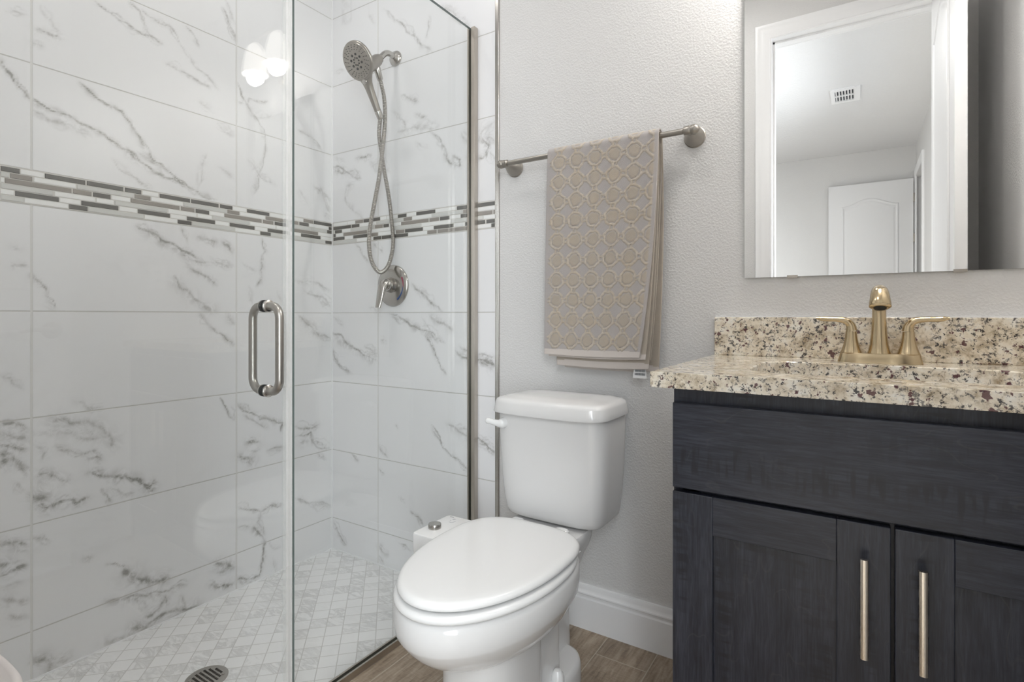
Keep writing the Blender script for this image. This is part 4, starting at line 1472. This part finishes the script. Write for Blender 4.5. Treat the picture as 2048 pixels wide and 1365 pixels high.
FY = VF - .021
obj('false_drawer_front', boxes((VX0 + .003, VX1 - .003, FY, VF - .001, .682, .8445)), M['woodX'], va, bevel=.0016)


def shaker(name, x0, x1, z0, z1, hx):
    st, rl = .074, .071
    bm = boxes((x0, x0 + st, FY, VF - .001, z0, z1), (x1 - st, x1, FY, VF - .001, z0, z1))
    d = obj(name, bm, M['woodZ'], va, bevel=.0016)
    for za, zb in ((z1 - rl, z1), (z0, z0 + rl)):
        obj('rail', boxes((x0 + st, x1 - st, FY, VF - .001, za, zb)), M['woodX'], d, bevel=.0008)
    obj('panel', boxes((x0 + st, x1 - st, FY + .0095, VF - .004, z0 + rl, z1 - rl)), M['woodZ'], d, smooth=0)
    # bar pull: half-round bar on two short posts
    bm = bmesh.new()
    prof = [(-.0060, 0), (.0060, 0), (.0060, -.003), (.0046, -.0052), (.0025, -.0064), (0, -.0068), (-.0025, -.0064), (-.0046, -.0052), (-.0060, -.003)]
    yb_ = -.5835
    loft(bm, [[(hx + a, yb_ + b, z) for a, b in prof] for z in (.469, .626)])
    for z in (.485, .610):
        lathe(bm, (hx, FY - .0002, z), (0, -1, 0), [(0, .0045), (.0235, .0045)], 16)
    h = obj('handle', bm, M['pull'], d, smooth=40)
    return d


shaker('door', VX0 + .003, 2.0295, .108, .6745, 1.994)
dd = shaker('door', 2.0345, VX1 - .003, .108, .6745, 2.0685)

# countertop with sink cut-out
CX0, CX1, CY0, CY1, CZ0, CZ1 = 1.645, 2.4295, -.573, .004, .8725, .9025
SX0, SX1, SY0, SY1, SR = 1.798, 2.262, -.470, -.168, .07


def rr_ray(a, cx, cy, hx, hy, r):
    """rounded rectangle hit by the ray at angle a from its centre"""
    lo, hi = 0.0, 2.0
    c, s = math.cos(a), math.sin(a)
    for _ in range(40):
        m = (lo + hi) / 2
        x, y = abs(c * m), abs(s * m)
        qx, qy = x - (hx - r), y - (hy - r)
        d = math.hypot(max(qx, 0), max(qy, 0)) + min(max(qx, qy), 0) - r
        if d < 0:
            lo = m
        else:
            hi = m
    return (cx + c * lo, cy + s * lo)


scx, scy = (SX0 + SX1) / 2, (SY0 + SY1) / 2
angs = set(round(2 * PI * i / 120, 5) for i in range(120))
for x, y in ((CX0, CY0), (CX1, CY0), (CX1, CY1), (CX0, CY1)):
    angs.add(round(math.atan2(y - scy, x - scx) % (2 * PI), 5))
angs = sorted(angs)


def out_ray(a):
    c, s = math.cos(a), math.sin(a)
    t = min([((CX1 if c > 0 else CX0) - scx) / c if abs(c) > 1e-6 else 9, ((CY1 if s > 0 else CY0) - scy) / s if abs(s) > 1e-6 else 9])
    return (scx + c * t, scy + s * t)


inn = [rr_ray(a, scx, scy, (SX1 - SX0) / 2, (SY1 - SY0) / 2, SR) for a in angs]
inn2 = [rr_ray(a, scx, scy, (SX1 - SX0) / 2 + .002, (SY1 - SY0) / 2 + .002, SR) for a in angs]
outp = [out_ray(a) for a in angs]
ct = thing('countertop', (2.03, -.28, CZ0), 'speckled cream granite vanity top with backsplash and rectangular sink cut-out', 'countertop')
bm = bmesh.new()
loft(bm, [[(x, y, CZ0) for x, y in outp], [(x, y, CZ1) for x, y in outp], [(x, y, CZ1) for x, y in inn2], [(x, y, CZ1 - .002) for x, y in inn], [(x, y, CZ0) for x, y in inn]], closed=True)
slab = obj('slab', bm, M['granite'], ct, smooth=30, bevel=.0022)
obj('backsplash', boxes((CX0, CX1, -.0175, .004, CZ1, 1.007)), M['granite'], ct, bevel=.0015)
struct(obj('trim_9', boxes((CX0, CX1, -.0035, .0048, 1.0072, 1.0092)), M['trim'], smooth=0), 'thin white caulk line on top of the granite backsplash', 'trim')

sk = thing('sink_basin', (scx, scy, .73), 'white undermount sink basin below the granite cut-out', 'sink')
bm = bmesh.new()
hx, hy = (SX1 - SX0) / 2, (SY1 - SY0) / 2
sl = []
for z, d, r in ((CZ0 - .0005, -.022, SR + .02), (CZ0 - .0005, .004, SR), (.84, .006, SR), (.78, .016, SR - .01), (.752, .032, SR - .02), (.742, .055, .04), (.738, .10, .03)):
    sl.append([rr_ray(a, scx, scy, hx - d, hy - d, r) + (z,) for a in angs])
loft(bm, sl, cap0=False)
obj('bowl', bm, M['china'], sk, smooth=60)
bm = bmesh.new()
lathe(bm, (scx, scy, .738), (0, 0, 1), [(0, .022), (.002, .022), (.0035, .018), (.001, .012)], 28)
obj('drain_ring', bm, M['gold'], sk)

# ------------------------------------------------------------------ faucet
FX, FYc = 2.026, -.097
fa = thing('faucet', (FX, FYc, CZ1), 'champagne bronze centerset faucet with two lever handles on the granite', 'faucet')
bm = bmesh.new()
loft(bm, [rrect(FX, FYc, hx, hy, CZ1 + z, 2.7, 72) for z, hx, hy in ((.0, .082, .030), (.002, .082, .030), (.012, .079, .0275), (.020, .0775, .026), (.0225, .076, .0245))])
obj('base_plate', bm, M['gold'], fa, smooth=50)
bm = bmesh.new()
lathe(bm, (FX, FYc, CZ1 + .0222), (0, 0, 1), [(0, .0235), (.006, .0215), (.02, .0183), (.045, .0158), (.075, .0142), (.105, .0135), (.122, .0135)], 32, cap1=False)
path = smooth_path([(FX, FYc, 1.0440), (FX, FYc - .003, 1.0555), (FX, FYc - .016, 1.0645), (FX, FYc - .036, 1.0650), (FX, FYc - .056, 1.0575), (FX, FYc - .067, 1.0440), (FX, FYc - .0725, 1.0315)], 6)
nn = len(path)
tube(bm, path, [.0138 + .0070 * min(1, max(0, (i / (nn - 1) - .30) / .62)) for i in range(nn)] , 28)
obj('spout', bm, M['gold'], fa, smooth=60)
bm = bmesh.new()
ad = (path[-1] - path[-2]).normalized()
lathe(bm, path[-1] + ad * .0002, ad, [(0, .0203), (.0030, .0165), (.0034, .0125)], 28)
obj('spout_rim', bm, M['gold'], fa)
bm = bmesh.new()
lathe(bm, path[-1] + ad * .0036, ad, [(0, .0122), (.001, .0118), (.0004, .004)], 24)
obj('aerator', bm, M['black'], fa)
for s in (-1, 1):
    hxx = FX + s * .0545
    bm = bmesh.new()
    lathe(bm, (hxx, FYc, CZ1 + .0222), (0, 0, 1), [(0, .0225), (.004, .0205), (.018, .0160), (.034, .0128), (.050, .0112)], 28)
    hb = obj('handle', bm, M['gold'], fa, smooth=60)
    bm = bmesh.new()
    path = smooth_path([(hxx - s * .001, FYc, CZ1 + .073), (hxx + s * .001, FYc, CZ1 + .086), (hxx + s * .010, FYc - .001, CZ1 + .0965), (hxx + s * .030, FYc - .002, CZ1 + .1005), (hxx + s * .052, FYc - .003, CZ1 + .1010), (hxx + s * .072, FYc - .004, CZ1 + .1035)], 6)
    nn = len(path)
    tube(bm, path, [(max(.0032, .0118 - .0058 * min(1, i / (nn * .6)) - (.0013 * max(0, i - nn + 4))), .0114 - .0035 * i / nn) for i in range(nn)], 20, up=(s, 0, 0))
    obj('lever', bm, M['gold'], hb, smooth=60)

# ------------------------------------------------------------------ mirror
MX0, MX1, MZ0, MZ1 = 1.721, 2.345, 1.1152, 2.04
mi_ = thing('wall_mirror', (2.03, PW, MZ0), 'frameless rectangular mirror held by clips above the vanity', 'mirror')
bm = bmesh.new()
box(bm, MX0, MX1, -.0015, PW - .0003, MZ0, MZ1)
bm.normal_update()
for f in bm.faces:
    f.material_index = 0 if f.normal.y < -.5 else 1
obj('mirror_glass', bm, [M['mirror'], M['glassedge']], mi_, smooth=0)
for cx in (1.839, 2.183):
    obj('mirror_clip', boxes((cx - .0125, cx + .0125, -.0045, PW, MZ0 - .0035, MZ0 - .0003), (cx - .0125, cx + .0125, -.0045, -.0018, MZ0 - .0003, MZ0 + .0035)), M['bronze'], mi_, smooth=0)

# ------------------------------------------------------------------ vanity light
LXC = (SHADE_X[0] + SHADE_X[1]) / 2
vl = thing('vanity_light', (LXC, PW, 2.22), 'two-shade wall light with white glass bells, mirrored in the shower glass', 'wall light')
bm = bmesh.new()
box(bm, LXC - .055, LXC + .055, -.032, PW, 2.150, 2.32)
obj('backplate', bm, M['nickel'], vl, bevel=.006)
bm = bmesh.new()
tube(bm, smooth_path([(LXC, -.03, 2.305), (LXC, -.08, 2.348), (LXC, -.13, 2.361)], 6), .008, 14)
tube(bm, [(SHADE_X[0] - .002, -.13, 2.361), (SHADE_X[1] + .002, -.13, 2.361)], .008, 14)
obj('arm', bm, M['nickel'], vl, smooth=60)
for sx in SHADE_X:
    bm = bmesh.new()
    lathe(bm, (sx, -.13, 2.368), (0, 0, -1), [(0, .012), (.004, .022), (.030, .024), (.034, .02)], 24)
    obj('socket', bm, M['nickel'], vl)
    bm = bmesh.new()
    outr = [(.046, .030), (.060, .037), (.090, .045), (.130, .053), (.165, .057), (.182, .0575)]
    lathe(bm, (sx, -.13, 2.368), (0, 0, -1), [(.034, .018)] + outr + [(.182, .0545), (.130, .050), (.060, .034), (.040, .016)], 36, cap0=True, cap1=True)
    obj('shade', bm, M['shade'], vl, smooth=60)
    bm = bmesh.new()
    lathe(bm, (sx, -.13, 2.323), (0, 0, -1), [(0, .012), (.03, .014), (.06, .026), (.08, .030), (.098, .026), (.109, .013), (.111, .002)], 24)
    obj('bulb', bm, M['bulb'], vl, smooth=60)

# ------------------------------------------------------------------ outlet, ceiling fittings, vent, bin
ou = thing('wall_outlet', (XR, -.43, 1.197), 'white double outlet on the right wall, faintly mirrored in the shower glass', 'outlet')
obj('cover_plate', boxes((XR - .005, XR, -.43 - .036, -.43 + .036, 1.197 - .058, 1.197 + .058)), M['trim'], ou, bevel=.002)
for dz in (-.02, .02):
    bm = bmesh.new()
    loft(bm, [[(XR - .0052 - x, -.43 + .0165 * math.cos(a) * k, 1.197 + dz + .0145 * math.sin(a) * k) for a in [2 * PI * i / 24 for i in range(24)]] for x, k in ((0, 1), (.0012, .96))])
    rc = obj('receptacle', bm, M['plastic'], ou)
    obj('slot', boxes((XR - .0070, XR - .0062, -.4375, -.4355, 1.197 + dz - .003, 1.197 + dz + .006), (XR - .0070, XR - .0062, -.4245, -.4225, 1.197 + dz - .003, 1.197 + dz + .005)), M['black'], rc, smooth=0)


def downlight(name, x, y, r, label, mat=M['lens']):
    t = thing(name, (x, y, H), label, 'ceiling light')
    bm = bmesh.new()
    lathe(bm, (x, y, H), (0, 0, -1), [(0, r + .02), (.004, r + .02), (.007, r + .012), (.007, r), (.001, r - .004)], 40)
    obj('trim_ring', bm, M['trim'], t)
    bm = bmesh.new()
    lathe(bm, (x, y, H - .0012), (0, 0, -1), [(0, r - .006), (.003, r - .006)], 36)
    obj('lens', bm, mat, t)


downlight('recessed_or_fill_light', .40, -.72, .07, 'round recessed light in the ceiling over the shower')
downlight('recessed_or_fill_light', 1.35, -.95, .14, 'larger round fill light added in the bathroom ceiling above the toilet')  # fitting added to go with the bathroom fill lamp
downlight('recessed_or_fill_light', 1.22, -2.45, .17, 'round fill light added in the bedroom ceiling')  # added fitting for the bedroom fill lamp, hidden from the mirror

ve = thing('ceiling_vent', (1.894, -3.55, H), 'white slotted air vent in the bedroom ceiling, seen in the mirror', 'vent')
vx0, vx1, vy0, vy1 = 1.792, 1.996, -3.705, -3.392
bm = boxes((vx0, vx1, vy0, vy0 + .035, H - .012, H), (vx0, vx1, vy1 - .035, vy1, H - .012, H), (vx0, vx0 + .03, vy0 + .035, vy1 - .035, H - .012, H), (vx1 - .04, vx1, vy0 + .035, vy1 - .035, H - .012, H), (vx0 + .03, vx1 - .04, -3.556, -3.541, H - .011, H))
obj('vent_frame', bm, M['trim'], ve, smooth=0)
obj('duct_opening', boxes((vx0 + .03, vx1 - .04, vy0 + .035, vy1 - .035, H - .001, H - .0002)), M['hvac'], ve, smooth=0)
for i in range(7):
    x = vx0 + .034 + i * .0205
    bm = bmesh.new()
    loft(bm, [[(x, y, H - .002), (x + .010, y, H - .010), (x + .011, y, H - .009), (x + .001, y, H - .001)] for y in (vy0 + .035, vy1 - .035)])
    obj('louver', bm, M['trim'], ve, smooth=0)

bx, by = .985, -1.428
wb = thing('waste_bin', (bx, by, 0), 'pale waste bin with a recessed lid, at the corner by the shower door', 'waste bin')
bm = bmesh.new()
loft(bm, [rrect(bx, by, hx, hy, z, 3.0, 64) for z, hx, hy in ((0, .088, .066), (.004, .092, .070), (0.4970, .106, .081), (0.5050, .109, .084))])
obj('body', bm, M['binplastic'], wb)
bm = bmesh.new()
loft(bm, [rrect(bx, by, hx, hy, z, 3.0, 64) for z, hx, hy in ((0.5055, .107, .082), (0.5060, .111, .086), (0.5190, .110, .085), (0.5240, .107, .082), (0.5255, .103, .078), (0.5240, .099, .074), (0.5210, .096, .071))])
obj('lid', bm, M['binplastic'], wb, smooth=50)
